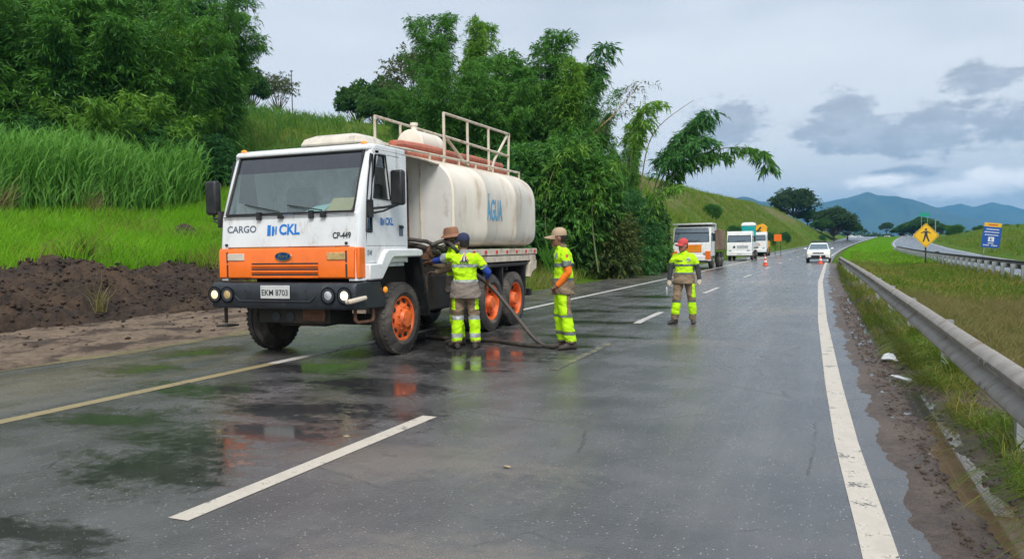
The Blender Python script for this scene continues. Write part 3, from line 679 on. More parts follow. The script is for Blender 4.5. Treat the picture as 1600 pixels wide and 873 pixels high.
# windscreen
def ws(x, z, off=0): return (x, yfront(z) + .02 - off, z)
b = MB(); b.rings([[ws(x, z) for x in np.linspace(-1.07, 1.07, 9)] for z in (2.09, 2.4, 2.68)], False, False); b.build('windscreen', m_glass, T, smooth=30)
b = MB(); b.rings([[ws(x, z) for x in np.linspace(-1.07, 1.07, 9)] for z in (2.68, 2.80, 2.915)], False, False); b.build('windscreen_sun_band', m_glass_band, T, smooth=30)
b = MB(); b.tube([ws(-1.09, 2.07, .01), ws(-1.075, 2.92, .01), ws(1.075, 2.92, .01), ws(1.09, 2.07, .01), ws(-1.09, 2.07, .01)], .022, 8); b.build('windscreen_seal', m_black, T)
for x0, x1, z1 in ((-.10, -.78, 2.22), (.62, -.02, 2.19)):
    wp = MB(); wp.tube([ws(x0, 2.05, .04), ws(x0 - .03, 2.10, .05), ws(x1, z1, .035)], .010, 6); wp.box(x0-.04, x0+.04, yfront(2.05)-.045, yfront(2.05), 2.0, 2.07); wp.build('wiper', m_black, T)
for x in (-.48, .42):
    wp = MB(); wp.box(x-.035, x+.035, -1.075, -1.035, 1.99, 2.10); wp.build('bonnet_catch', m_black, T)
wp = MB(); wp.box(-.12, .12, -1.062, -1.05, 2.035, 2.06); wp.build('nozzle_strip', m_inkgrey, T)
# lower orange grille panel
b = MB(); b.prism([(-1.10, 1.16), (-1.115, 1.18), (-1.115, 1.54), (-1.09, 1.59), (-.98, 1.59), (-.98, 1.15)], -XH+.02, XH-.06, 'x'); gp = b.build('grille_panel', m_orange, T, bevel=.012)
for sx in (-1, 1):
    b = MB(); xa, xb = sorted((sx*(XH-.055), sx*(XH+.005) if sx > 0 else sx*(XH+.0)))
    b.prism([(-1.085, 1.16), (-1.085, 1.585), (-.93, 1.585), (-.93, 1.16)], xa, xb); b.build('grille_corner', m_orange, T, bevel=.015)
    b = MB(); b.box(sx*1.02-.012, sx*1.02+.012, -1.122, -1.108, 1.18, 1.36); b.box(sx*1.02-.012, sx*1.02+.012, -1.122, -1.108, 1.385, 1.54); b.build('panel_gap', m_ink, gp)
    b = MB(); b.box(sx*.86-.15, sx*.86+.15, -1.128, -1.105, 1.415, 1.515); b.build('indicator_lamp', m_offwhite if sx < 0 else m_lamp_foggy, T, bevel=.008)
for z in (1.37, 1.29, 1.215):
    b = MB(); b.box(-.58, .56, -1.121, -1.108, z-.012, z+.008); b.build('grille_slot', m_ink, gp)
    b = MB(); b.prism([(-1.112, z-.055), (-1.135, z-.045), (-1.135, z-.02), (-1.112, z-.014)], -.58, .56); b.build('grille_louvre', m_orange, gp, bevel=.004)
# badge with script lettering
def ellip(rx, rz, y, n=28): return [(rx*math.cos(2*math.pi*i/n), rz*math.sin(2*math.pi*i/n)) for i in range(n)]
b = MB(); b.prism(ellip(.14, .062, 0), -1.132, -1.114, 'y'); bd = b.build('badge', m_chrome, T, loc=(-.02, 0, 1.47))
b = MB(); b.prism(ellip(.125, .050, 0), -1.137, -1.1325, 'y'); b.build('badge_field', m_badge, bd)
flat_print('badge_lettering', text_geo('Ford', .085, .001, shear=.25), lambda u, v: (u, -1.1385, v), m_chrome, bd)
# lettering on the cab front and side
yf = lambda z: yfront(z) + .008
flat_print('lettering', text_geo('CARGO', .135, .003, xs=1.12), lambda u, v: (u - .80, yf(1.86+v)-.004 - .0, 1.86+v), m_inkgrey, T)
CK = text_geo('CKL', .20, .007, xs=.95)
def logo(place, parent):
    flat_print('logo_lettering', CK, lambda u, v: place(u + .10, v), m_blue, parent)
    vs, fs = [], []
    for poly in ([(-.28, -.075), (-.22, -.075), (-.22, .075), (-.28, .075)], [(-.20, -.075), (-.165, -.075), (-.15, .0), (-.165, .055), (-.20, .055)], [(-.14, -.06), (-.115, -.06), (-.115, .055), (-.14, .055)]):
        k = len(vs); vs += poly; fs.append(tuple(range(k, k+len(poly))))
    flat_print('logo_bars', (vs, fs), place, m_blue, parent)
logo(lambda u, v: (u - .06, yf(1.84+v)-.004, 1.84+v), T)
flat_print('lettering', text_geo('CP-449', .115, .003, xs=.85), lambda u, v: (u + .92, yf(1.745+v)-.004, 1.745+v), m_ink, T)
logo(lambda u, v: (XH+.003, -.35 + u*.62, 1.94 + v*.72), door_r)
flat_print('lettering', text_geo('CP-449', .10, .003, xs=.7), lambda u, v: (XH+.003, -.82 + u*.55, 1.50+v), m_inkgrey, T)
flat_print('lettering', text_geo('Ford', .09, .002, shear=.25, xs=.8), lambda u, v: (XH+.003, -.80 + u*.6, 1.32+v), m_blue2, T)
for x in (-1.06, 1.0):
    b = MB(); b.cyl((x, -1.07, 1.64), .02, -.02, .01, 'y', 10); b.build('rubber_stop', m_black, T)
# roof air cooler and marker lamps
b = MB(); rr_ = []
for z, sx, y0, y1 in ((3.045, .50, -.58, .10), (3.07, .54, -.62, .13), (3.15, .50, -.58, .12), (3.215, .36, -.45, .08), (3.235, .22, -.32, .02)):
    rr_.append([(.42 + x*sx, y0 + (y1-y0)*t, z) for x, t in ((-1, .12), (-.88, 0), (.88, 0), (1, .12), (1, .88), (.88, 1), (-.88, 1), (-1, .88))])
b.rings(rr_); ac = b.build('roof_air_cooler', m_offwhite, T, smooth=40, bevel=.01)
for xx in (.04, .58):
    b = MB(); b.hexa([(xx-.07, -.60, 3.09), (xx+.07, -.60, 3.09), (xx+.07, -.56, 3.09), (xx-.07, -.56, 3.09), (xx-.06, -.52, 3.175), (xx+.06, -.52, 3.175), (xx+.06, -.47, 3.175), (xx-.06, -.47, 3.175)]); b.build('cooler_vent', m_inkgrey, ac)
b = MB(); b.box(-.03, .87, -.56, .08, 3.03, 3.048); b.build('cooler_gasket', m_black, ac)
for x in (-1.05, 1.05):
    b = MB(); b.ell((x, -.66, 3.03), (.05, .04, .03), 10, 6); b.build('marker_lamp', m_lamp_amb, T)
# mirrors
for sx, zc, yc in ((1, 2.42, -.30), (-1, 2.34, -.98)):
    xm = sx*1.37
    b = MB(); b.box(xm-.10, xm+.10, yc-.07, yc+.05, zc-.25, zc+.25); mr = b.build('mirror', m_black, T, bevel=.035)
    b = MB(); b.box(xm-.085, xm+.085, yc+.0505, yc+.056, zc-.22, zc+.22); b.build('mirror_glass', m_chrome, mr)
    b = MB(); zz = zc-.29 if sx > 0 else zc-.30
    ye = -.80 if sx > 0 else -1.0
    b.tube([(sx*(XH-.01), ye, zz-.02), (sx*1.30, (ye+yc)/2-.05, zz), (xm, yc, zz+.05)], .018, 8); b.tube([(sx*(XH-.01), ye, zz-.09), (sx*1.30, (ye+yc)/2-.05, zz-.05), (xm, yc-.01, zz+.05)], .014, 8); b.box(min(sx*(XH-.01), sx*(XH+.03)), max(sx*(XH-.01), sx*(XH+.03)), ye-.06, ye+.06, zz-.14, zz+.10); b.build('mirror_arm', m_black, mr)
# bumper with round lamps and number plate
b = MB(); rr_ = []
for x, yo in ((-1.30, .16), (-1.28, .06), (-1.22, .0), (1.14, 0), (1.21, .03), (1.24, .12)):
    y0 = -1.22 + yo
    rr_.append([(x, y0+.03, .74), (x, y0, .78), (x, y0-.005, .95), (x, y0, 1.06), (x, y0+.04, 1.105), (x, -.98, 1.11), (x, -.98, .73)])
b.rings(rr_); bp = b.build('bumper', m_bumper, T, smooth=45, bevel=.01)
b = MB(); b.prism([(-1.0, .74), (-1.0, 1.12), (-.60, 1.10), (-.46, .80), (-.50, .73)], 1.14, 1.235); b.build('bumper_end', m_bumper, T, bevel=.02)
b = MB(); b.prism([(-1.0, .74), (-1.0, 1.10), (-.50, 1.08), (-.46, .80), (-.50, .73)], -1.29, -1.2); b.build('bumper_end', m_bumper, T, bevel=.02)
b = MB(); b.tube([(-.80, -1.226, .92), (-.72, -1.23, .85), (.50, -1.23, .85), (.58, -1.226, .92)], .012, 6); b.build('bumper_ridge', m_bumper, bp)
for x in (-.62, .42):
    for z in (.90, 1.0):
        b = MB(); b.cyl((x, -1.22, z), .014, -.012, .01, 'y', 8); b.build('bolt_hole', m_ink, bp)
for x, mm, core in ((-1.16, m_lamp_on, True), (-.93, m_lamp_foggy, False), (.80, m_lamp_off, False), (1.06, m_lamp_on2, True)):
    b = MB(); b.lathe([(-.03, .115), (-.03, .10), (.03, .09), (.03, .115)], (x, -1.215, .935), 'y', 24); hl = b.build('headlamp', m_ink, T, smooth=30)
    b = MB(); b.lathe([(.02, .094), (-.01, .086), (-.03, .06), (-.036, .01)], (x, -1.215, .935), 'y', 20); b.build('lens', mm, hl, smooth=60)
b = MB(); b.box(-.33, .17, -1.25, -1.235, .885, 1.07); pl = b.build('number_plate', m_plate, T, bevel=.006)
flat_print('plate_lettering', text_geo('EKM 8703', .115, .002, xs=.95), lambda u, v: (u-.08, -1.2515, v+.965), m_ink, pl)
b = MB(); b.tube([(1.10, -1.24, .85), (1.17, -1.27, .86), (1.24, -1.20, .88), (1.27, -1.05, .90)], [.03, .035, .035, .03], 8); b.build('bumper_patch', m_cream2, T)
b = MB(); b.tube([(1.12, -1.08, .76), (1.12, -1.08, .60), (1.14, -1.05, .56), (1.17, -.75, .56), (1.17, -.72, .60), (1.17, -.72, .76)], .025, 8); b.build('cab_step', m_rust, T)
b = MB(); b.tube([(-1.18, -1.0, .76), (-1.18, -1.0, .50)], .025, 8); b.box(-1.28, -1.08, -1.1, -.85, .45, .475); b.build('cab_step', m_chassis, T)
b = MB(); b.ell((1.255, -.52, .98), (.03, .045, .045), 10, 6); b.build('marker_lamp', m_lamp_amb, T)
# front fenders and arch
for sx in (1, -1):
    xa, xb = sorted((sx*.90, sx*1.27))
    b = MB(); b.prism([(-.92, 1.13), (-.92, 1.355), (-.62, 1.355), (-.52, 1.50), (-.42, 1.55), (.40, 1.55), (.56, 1.53), (.58, 1.45), (.50, 1.43), (-.28, 1.43), (-.34, 1.40), (-.60, 1.13)], xa, xb); b.build('front_fender', m_white, T, bevel=.02)
    b = MB(); b.prism([(.50, 1.43), (.55, 1.45), (.80, .52), (.76, .50)], xa, xb-.02 if sx > 0 else xb); b.build('mud_flap', m_black, T)
    b = MB(); b.box(xa+.02, xa+.04, -.6, .6, .8, 1.42) if sx > 0 else b.box(xb-.04, xb-.02, -.6, .6, .8, 1.42); b.build('arch_liner', m_chassis, T)
# cab interior
b = MB(); b.prism([(-.98, 1.7), (-1.0, 2.04), (-.62, 2.06), (-.55, 1.95), (-.55, 1.7)], -1.12, 1.12); b.build('dashboard', m_interior, T, bevel=.02)
for x in (-.6, .6):
    b = MB(); b.box(x-.26, x+.26, -.42, .08, 1.62, 1.80); b.box(x-.25, x+.25, .02, .14, 1.80, 2.52); b.build('seat', m_seat, T, bevel=.04)
b = MB(); cx_, cy_, cz_ = .6, -.52, 2.10
b.tube([(cx_+.21*math.cos(a), cy_+.10*math.sin(a), cz_+.18*math.sin(a)) for a in np.linspace(0, 2*math.pi, 25)], .014, 6); b.tube([(cx_-.2, cy_, cz_), (cx_+.2, cy_, cz_)], .012, 6); b.tube([(cx_, cy_, cz_), (cx_, -.75, 1.95)], .025, 6); b.build('steering_wheel', m_black, T)
# chassis
for x in (-.42, .42):
    b = MB(); b.box(x-.045, x+.045, -.95, 5.5, .78, 1.05); b.build('chassis_rail', m_chassis, T)
b = MB(); b.box(-.95, .95, -.07, .07, .42, .58); b.box(-.40, .40, -.75, -.30, .46, .74); b.prism([(-.95, .52), (-.95, .74), (-.4, .78), (-.4, .46)], -.62, .62); b.build('front_axle', m_chassis, T, bevel=.01)
for x in (-.30, -.05):
    b = MB(); b.cyl((x, -.955, .61), .07, -.008, .002, 'y', 14); b.build('tow_hole', m_ink, T)
b = MB(); b.box(.18, .55, -.98, -.93, .56, .72); b.box(.22, .50, -.99, -.975, .60, .66); b.build('tow_bracket', m_rust, T)
b = MB(); b.ell((0, 3.25, .56), (.24, .26, .24), 12, 8); b.ell((0, 4.40, .56), (.24, .26, .24), 12, 8); b.tube([(-1, 3.25, .53), (1, 3.25, .53)], .08, 10); b.tube([(-1, 4.4, .53), (1, 4.4, .53)], .08, 10); b.tube([(0, 3.25, .56), (0, .3, .72)], .06, 8); b.build('rear_axles', m_chassis, T)
b = MB(); b.box(-.40, .40, -.5, .9, .72, 1.3); b.build('engine_block', m_chassis, T, bevel=.03)
b = MB(); b.box(.52, 1.12, .95, 2.25, .55, 1.12); b.build('side_locker', m_chassis, T, bevel=.03)
b = MB(); b.lathe([(0, .28), (.9, .28)], (-.85, 1.1, .85), 'y', 18); b.build('fuel_tank', m_chassis, T, bevel=.02)
wheel(T, 1.11, 0, .53, 1, steer=.0); wheel(T, -1.11, 0, .53, -1, steer=.0)
for y in (3.25, 4.40):
    for sx in (1, -1):
        wheel(T, sx*1.10, y, .53, sx, True); wheel(T, sx*.78, y, .53, sx, True, parts=2)
# tank bed frame
for sx in (1, -1):
    b = MB(); xa, xb = sorted((sx*1.13, sx*1.22))
    b.box(xa, xb, 1.75, 5.66, 1.40, 1.52); b.box(xa, xb-.01 if sx > 0 else xb, 2.35, 5.60, 1.27, 1.385); b.build('bed_side_rail', m_cream2, T, bevel=.008)
    b = MB(); b.prism([(5.32, 1.268), (5.24, 1.20), (5.18, .94), (5.25, .92), (5.33, 1.02), (5.60, 1.10), (5.62, 1.268)], xa, xb); b.build('bed_bracket', m_cream2, T)
    for y in np.linspace(2.0, 5.5, 8):
        b = MB(); b.box(min(sx*1.22, sx*1.236), max(sx*1.22, sx*1.236), y-.03, y+.03, 1.43, 1.49); b.build('reflector', m_red, T)
    b = MB(); xa, xb = sorted((sx*.62, sx*1.20)); b.box(xa, xb, 2.55, 5.16, 1.17, 1.24); b.build('rear_mudguard', m_chassis, T, bevel=.02)
    for y0 in (3.80, 4.98):
        b = MB(); b.box(xa+.02, xb, y0, y0+.05, .58 if y0 > 4.5 else .8, 1.168); b.build('mud_flap', m_black, T)
b = MB()
for y in (1.85, 2.6, 3.4, 4.2, 5.0, 5.55): b.box(-1.13, 1.13, y-.05, y+.05, 1.10, 1.38)
b.build('bed_cross_member', m_chassis, T)
b = MB(); b.box(-1.1, 1.1, 5.50, 5.62, .52, .66); b.box(-.5, -.4, 5.5, 5.6, .66, 1.1); b.box(.4, .5, 5.5, 5.6, .66, 1.1); b.build('rear_underrun_bar', m_chassis, T)
for sx in (-1, 1):
    b = MB(); b.box(sx*1.0-.12, sx*1.0+.12, 5.60, 5.68, 1.28, 1.39); b.build('tail_lamp', m_red, T, bevel=.01)
m_palehead = M('pale_tank_head', (.72, .70, .66), .5, var=.06, vs=2, dirt=((.45, .38, .30), .2, 3))
# tank: rounded-box section
def tsec(s=1.0, zc=2.33, hw=1.245, hh=.79, n=56, p=3.0):
    out = []
    for j in range(n):
        a = 2*math.pi*j/n; c, s_ = math.cos(a), math.sin(a)
        q = p if s_ >= 0 else 7.0
        out.append((s*hw*math.copysign(abs(c)**(2/q), c), zc + s*hh*math.copysign(abs(s_)**(2/q), s_)))
    return out
b = MB(); rs = []
for y, s_ in ((1.74, .001), (1.73, .90), (1.70, .975), (1.72, 1.0), (1.75, 1.0), (3.0, 1.002), (3.01, 1.006), (3.05, 1.006), (3.06, 1.002), (4.4, 1.002), (4.41, 1.006), (4.45, 1.006), (4.46, 1.002), (5.44, 1.0), (5.56, .985), (5.66, .94), (5.72, .85), (5.75, .6), (5.76, .001)):
    rs.append([(x, y, z) for x, z in tsec(s_)])
b.rings(rs); tank = b.build('tank', m_cream, T, smooth=40)
# visor: upper part of the shell carried forward to the cab
def visor():
    n = 56; full = tsec(1.0, n=n); b = MB(); outer = []; 
    idx = [j for j in range(n) if 7 <= j <= 21]
    def yfr(j):
        k = abs(j - 14)/7.0
        return .28 + (0 if k < .45 else (k-.45)*1.4) + (.55 if k > .82 else 0)
    def row(sc, yv): return [(full[j][0]*sc, yv(j), 2.33 + (full[j][1]-2.33)*sc) for j in idx]
    A = row(1.0, yfr); B = row(1.0, lambda j: 1.73); A2 = row(.975, yfr); B2 = row(.975, lambda j: 1.73); m = len(idx)
    fs = []
    for i in range(m-1):
        fs += [(i, i+1, m+i+1, m+i), (2*m+i, 3*m+i, 3*m+i+1, 2*m+i+1), (i, 2*m+i, 2*m+i+1, i+1)]
    fs += [(0, m, 3*m, 2*m), (m-1, 3*m-1, 4*m-1, 2*m-1)]
    b.add(A+B+A2+B2, fs); return b.build('tank_visor', m_cream, T, smooth=40)
visor()
b = MB(); b.tube([(.40, 1.64, 1.5), (.40, 1.63, 2.75), (.38, 1.63, 2.9)], .02, 8); b.tube([(.18, 1.60, 1.45), (.16, 1.58, 2.4), (.20, 1.60, 2.85)], .03, 8); b.build('filling_pipe', m_rust, T)
b = MB(); b.prism([(x*.965, 2.33 + (z-2.33)*.965) for x, z in tsec(1.0)], 1.685, 1.70, 'y'); b.build('tank_head', m_palehead, T)
b = MB(); b.box(.62, .635, 1.655, 1.684, 1.60, 2.98); b.build('head_seam', m_cream2, T)
# AGUA lettering follows the tank's skin
def skin_x(z):
    t_ = abs((z-2.33)/.79); q = 3.0 if z > 2.33 else 7.0; return 1.245*1.004*max(0, 1 - t_**q)**(1/q)
vs, fs = text_geo('ÁGUA', .54, .008, xs=.46)
flat_print('tank_lettering', (vs, fs), lambda u, v: (skin_x(2.22+v)+.006, 3.38 + u*1.0, 2.22+v), m_blue2, tank)
# top: manhole drum, catwalk hoses, rails
b = MB(); b.lathe([(-.42, .01), (-.42, .24), (-.40, .27), (.40, .27), (.42, .24), (.42, .01)], (.18, 2.55, 3.38), 'y', 28); dr = b.build('top_drum', m_cream, T, smooth=35)
b = MB(); b.cyl((.18, 2.30, 3.64), .055, -.02, .10, 'z', 14); b.cyl((.18, 2.30, 3.76), .07, -.03, .02, 'z', 14); b.build('drum_spout', m_cream, dr)
for k, (x, z, r_) in enumerate(((.62, 3.13, .075), (.50, 3.15, .07), (.58, 3.26, .07))):
    b = MB(); b.tube([(x+.02*math.sin(y*2+k), y, z + .012*math.sin(y*3+k) - (.03 if y < 1 else 0)) for y in np.linspace(.7 + .1*k, 5.45 - .1*k, 22)], r_, 10); b.build('suction_hose', m_hosered, T)
def rail_set(name, segs, rad=.022):
    for p in segs:
        b = MB(); b.tube(p, rad, 8); b.build(name, m_cream2, T)
rx = .80
rail_set('hand_rail', [[(rx, 2.25, 3.03), (rx, 2.25, 3.90)], [(rx, 2.25, 3.90), (rx, 5.2, 3.90)], [(rx, 5.2, 3.90), (rx, 5.12, 3.0)], [(rx, 3.20, 3.06), (rx, 3.20, 3.90)], [(rx, 4.15, 3.06), (rx, 4.15, 3.90)], [(rx, 2.25, 3.50), (rx, 5.16, 3.44)],
                         [(rx-.01, 2.36, 3.48), (rx-.01, 3.15, 3.08)], [(rx-.01, 5.12, 3.86), (rx-.01, 4.45, 3.30), (rx-.01, 4.30, 3.08)]], .026)
rail_set('side_rail', [[(rx+.06, -.1, 3.10), (rx+.06, 1.0, 3.12), (rx+.06, 5.6, 3.13)]] + [[(rx+.06, y, 2.95), (rx+.06, y, 3.12)] for y in (.3, 1.6, 2.1, 2.7, 3.4, 4.2, 5.0, 5.58)], .022)
rail_set('hand_rail', [[(-.6, 2.25, 3.03), (-.6, 2.25, 3.96)], [(-.6, 2.25, 3.96), (-.6, 5.0, 3.92)], [(-.6, 3.15, 3.05), (-.6, 3.15, 3.95)], [(-.6, 2.25, 3.50), (-.6, 5.0, 3.48)], [(-.6, 5.0, 3.03), (-.6, 5.0, 3.92)], [(-.6, 4.1, 3.03), (-.6, 4.1, 3.93)]], .026)
rail_set('side_rail', [[(-.6, 2.25, 3.18), (rx, 1.05, 3.12)], [(-.6, .6, 3.15), (-.6, 5.5, 3.13)]], .022)
b = MB(); b.box(-.52, .42, .5, 5.4, 3.095, 3.115); b.build('catwalk', m_cream2, T)
# valve, pipework and couplings behind the cab on the near side
b = MB(); b.tube([(.85, .85, 1.62), (1.1, .80, 1.58), (1.22, 1.0, 1.50), (1.20, 1.3, 1.42)], .045, 10); b.tube([(.70, .62, 1.95), (.95, .66, 1.70), (1.18, .85, 1.66), (1.34, 1.15, 1.52)], .032, 10); b.build('valve_pipes', m_hose, T)
b = MB(); b.lathe([(0, .09), (.03, .10), (.06, .09)], (1.16, .95, 1.50), 'x', 16); b.tube([(1.2, .85, 1.50), (1.24, 1.08, 1.54)], .012, 6); b.box(1.02, 1.2, .86, 1.05, 1.38, 1.48); b.build('valve', m_rust, T)
b = MB(); b.tube([(.60, .35, 1.2), (.7, .45, 1.9), (.62, .5, 2.6), (.7, .75, 2.9)], .02, 8); b.tube([(.95, .36, 1.3), (1.0, .42, 1.9), (.92, .5, 2.5)], .012, 8); b.build('cab_cables', m_black, T)
# ------------------------------------------------------------------ people
def remeshed(mb, voxel, smooth=4, wrinkle=0.0, seed=0):
    me = mb.mesh('tmp', None); o = bpy.data.objects.new('tmp', me); COL.objects.link(o)
    md = o.modifiers.new('r', 'REMESH'); md.mode = 'VOXEL'; md.voxel_size = voxel
    if smooth: sm = o.modifiers.new('s', 'SMOOTH'); sm.factor = .5; sm.iterations = smooth
    dg = bpy.context.evaluated_depsgraph_get(); out = bpy.data.meshes.new_from_object(o.evaluated_get(dg))
    bpy.data.objects.remove(o); bpy.data.meshes.remove(me)
    if wrinkle:
        n = len(out.vertices); co = np.zeros(n*3, np.float32); no = np.zeros(n*3, np.float32)
        out.vertices.foreach_get('co', co); out.vertices.foreach_get('normal', no); co = co.reshape(-1, 3); no = no.reshape(-1, 3)
        w1 = fbm(co[:, 0]*7 + co[:, 1]*5 + seed, co[:, 2]*13 + co[:, 1]*6, 3); w2 = fbm(co[:, 2]*22 + co[:, 0]*9 + seed, co[:, 0]*14 - co[:, 1]*17, 2)
        co += no*((w1*1.0 + w2*.5)*wrinkle)[:, None]; out.vertices.foreach_set('co', co.ravel())
    out.polygons.foreach_set('use_smooth', np.ones(len(out.polygons), dtype=bool)); out.update()
    return out
def assign(me, rules):
    """rules: [(material, predicate(center arrays x,y,z)->bool)], the first material is the default"""
    n = len(me.polygons); c = np.zeros(n*3, np.float32); me.polygons.foreach_get('center', c); c = c.reshape(-1, 3)
    idx = np.zeros(n, np.int32)
    for k, (mm, pred) in enumerate(rules):
        me.materials.append(mm)
        if pred is not None: idx[pred(c[:, 0], c[:, 1], c[:, 2])] = k
    me.polygons.foreach_set('material_index', idx)
def shell(name, me, pred, off, mat_, parent):
    """a band of cloth or tape lying on a garment: the garment's own faces, lifted"""
    n = len(me.polygons); c = np.zeros(n*3, np.float32); me.polygons.foreach_get('center', c); c = c.reshape(-1, 3)
    sel = np.nonzero(pred(c[:, 0], c[:, 1], c[:, 2]))[0]
    if len(sel) == 0: return None
    # connected pieces become parts of their own
    par = {}
    def find(q):
        while par.setdefault(q, q) != q: par[q] = par[par[q]]; q = par[q]
        return q
    for i in sel:
        vv = list(me.polygons[i].vertices)
        for q in vv[1:]: par[find(q)] = find(vv[0])
    groups = {}
    for i in sel: groups.setdefault(find(me.polygons[i].vertices[0]), []).append(i)
    for g in groups.values():
        if len(g) < 12: continue
        mp = {}; vs = []; fs = []
        for i in g:
            f = []
            for vi in me.polygons[i].vertices:
                if vi not in mp:
                    mp[vi] = len(vs); v = me.vertices[vi]; vs.append(tuple(v.co + v.normal*off))
                f.append(mp[vi])
            fs.append(tuple(f))
        nm = bpy.data.meshes.new(name); nm.from_pydata(vs, [], fs); nm.polygons.foreach_set('use_smooth', [True]*len(fs)); nm.update()
        link_mesh(name, nm, mat_, parent)
def V3(p): return Vector(p)
def ellrings(lst, n=20):
    return [[(cx+rx*math.cos(2*math.pi*j/n), cy+ry*math.sin(2*math.pi*j/n), z) for j in range(n)] for (cx, cy, z, rx, ry) in lst]
def lerp(a, b, t): return V3(a)*(1-t) + V3(b)*t
def hand(mb, wrist, dirn, palm_n, thumb_side, curl=.6, grow=0.0, s=1.0):
    """palm, four unequal curled fingers and a thumb leaving the side of the palm"""
    w = V3(wrist); d = V3(dirn).normalized(); nrm = V3(palm_n); nrm = (nrm - d*nrm.dot(d)).normalized(); side = d.cross(nrm)*thumb_side
    g = grow
    mb.tube([w - d*.02, w + d*.03*s, w + d*.085*s], [(.026*s+g, .020*s+g), (.038*s+g, .018*s+g), (.040*s+g, .016*s+g)], 10)
    for k, (off, ln) in enumerate(((.030, .072), (.011, .080), (-.009, .075), (-.028, .060))):
        p = w + d*.085*s + side*off*s; pts = [p - d*.01]; ang = 0
        for q in range(3):
            ang += curl*(.55 + .25*q); dd = d*math.cos(ang) + nrm*math.sin(ang); pts.append(pts[-1] + dd*ln*s*(.42, .33, .25)[q])
        mb.tube(pts, [.0095*s+g*.6, .009*s+g*.6, .0085*s+g*.6, .007*s+g*.6], 7)
    p = w + d*.025*s + side*.030*s
    mb.tube([p - side*.01, p + (d*.5+side*.75)*.035*s, p + (d*.85+side*.55+nrm*.25)*.065*s, p + (d*1.0+side*.45+nrm*.5)*.088*s], [.014*s+g*.6, .0125*s+g*.6, .011*s+g*.6, .008*s+g*.6], 7)
def head_geo(mb, c, yaw, tilt=0.0, s=1.0):
    """returns transform; head faces -y before yaw"""
    mt = Matrix.Translation(V3(c)) @ Matrix.Rotation(yaw, 4, 'Z') @ Matrix.Rotation(tilt, 4, 'X')
    tmp = MB()
    tmp.rings(ellrings([(0, .012, -.125, .030, .035), (0, -.012, -.118, .048, .060), (0, -.012, -.09, .060, .074), (0, -.004, -.055, .070, .086), (0, .002, -.01, .075, .094), (0, .006, .04, .077, .098), (0, .010, .08, .070, .088), (0, .012, .108, .050, .064), (0, .012, .122, .022, .03)], 18))
    tmp.rings([[(x, -.078, z+.004) for x, z in ((-.008, .0), (.008, .0), (.016, -.045), (-.016, -.045))], [(x, -.098-(.014 if z < -.02 else 0), z) for x, z in ((-.006, .0), (.006, .0), (.012, -.040), (-.012, -.040))]])
    for sx in (-1, 1):
        tmp.ell((sx*.078, .012, -.02), (.012, .022, .034), 10, 6)
        tmp.ell((sx*.034, -.083, .012), (.024, .012, .010), 8, 6)
    tmp.ell((0, -.090, -.077), (.026, .010, .010), 8, 6)
    tmp.ell((0, -.080, -.112), (.026, .020, .018), 8, 6)
    tmp.v = [tuple(mt @ (Vector(v)*s)) for v in tmp.v]
    mb.add(tmp.v, tmp.f); return mt, s
def face_bits(root, mt, s, hairmat, beard=False, hair=True):
    def put(mb, name, mm, parent=root):
        mb.v = [tuple(mt @ (Vector(v)*s)) for v in mb.v]; return mb.build(name, mm, parent, smooth=60)
    for sx in (-1, 1):
        e = MB(); e.ell((sx*.032, -.090, -.006), (.013, .007, .0065), 10, 6); put(e, 'eye', m_ink)
        e = MB(); e.tube([(sx*.015, -.099, .016), (sx*.033, -.097, .021), (sx*.052, -.085, .014)], .0055, 6); put(e, 'eyebrow', hairmat)
    e = MB(); e.tube([(-.024, -.094, -.078), (0, -.102, -.076), (.024, -.094, -.078)], .0045, 6); put(e, 'mouth', m_brnhat)
    if hair:
        h = MB(); h.rings(ellrings([(0, .028, -.07, .062, .070), (0, .024, -.03, .078, .082), (0, .020, .02, .082, .089), (0, .018, .06, .080, .089), (0, .016, .10, .062, .074), (0, .014, .125, .03, .04)], 18)); put(h, 'hair', hairmat)
    if beard:
        h = MB(); h.rings(ellrings([(0, -.004, -.130, .034, .050), (0, -.016, -.120, .052, .072), (0, -.016, -.09, .064, .082), (0, -.008, -.055, .073, .080)], 16)); put(h, 'beard', hairmat)
def cap(root, mt, s, mm, kind='cap'):
    h = MB()
    if kind == 'cap':
        h.rings(ellrings([(0, .008, .020, .086, .105), (0, .010, .045, .088, .107), (0, .012, .085, .082, .098), (0, .013, .115, .062, .076), (0, .014, .132, .030, .04), (0, .014, .136, .006, .006)], 22))
        n = 14; top = []; bot = []
        for rrow, ext in ((0, 0.0), (1, .5), (2, 1.0)):
            ring = []
            for i in range(n):
                a = math.pi*(1.0 + (i/(n-1)))
                x = .078*math.cos(a); y = -.045 + (.055 + .105*ext)*math.sin(a)*(1 if ext else .9)
                ring.append((x*(1-.04*ext), y, .026 - .020*ext - .028*(x/.078)**2*ext))
            top.append(ring)
        h.rings(top, False, False); h.rings([[(x, y, z+.007) for x, y, z in r_] for r_ in top], False, False)
    else:                                          # round brimmed cloth hat
        h.rings(ellrings([(0, .005, -.005, .128, .148), (0, .006, .012, .120, .140), (0, .008, .035, .090, .110), (0, .010, .085, .088, .106), (0, .010, .122, .078, .094), (0, .010, .135, .050, .06), (0, .01, .136, .01, .01)], 24))
    h.v = [tuple(mt @ (Vector(v)*s)) for v in h.v]
    o = h.build('cap' if kind == 'cap' else 'hat', mm, root, smooth=45); return o
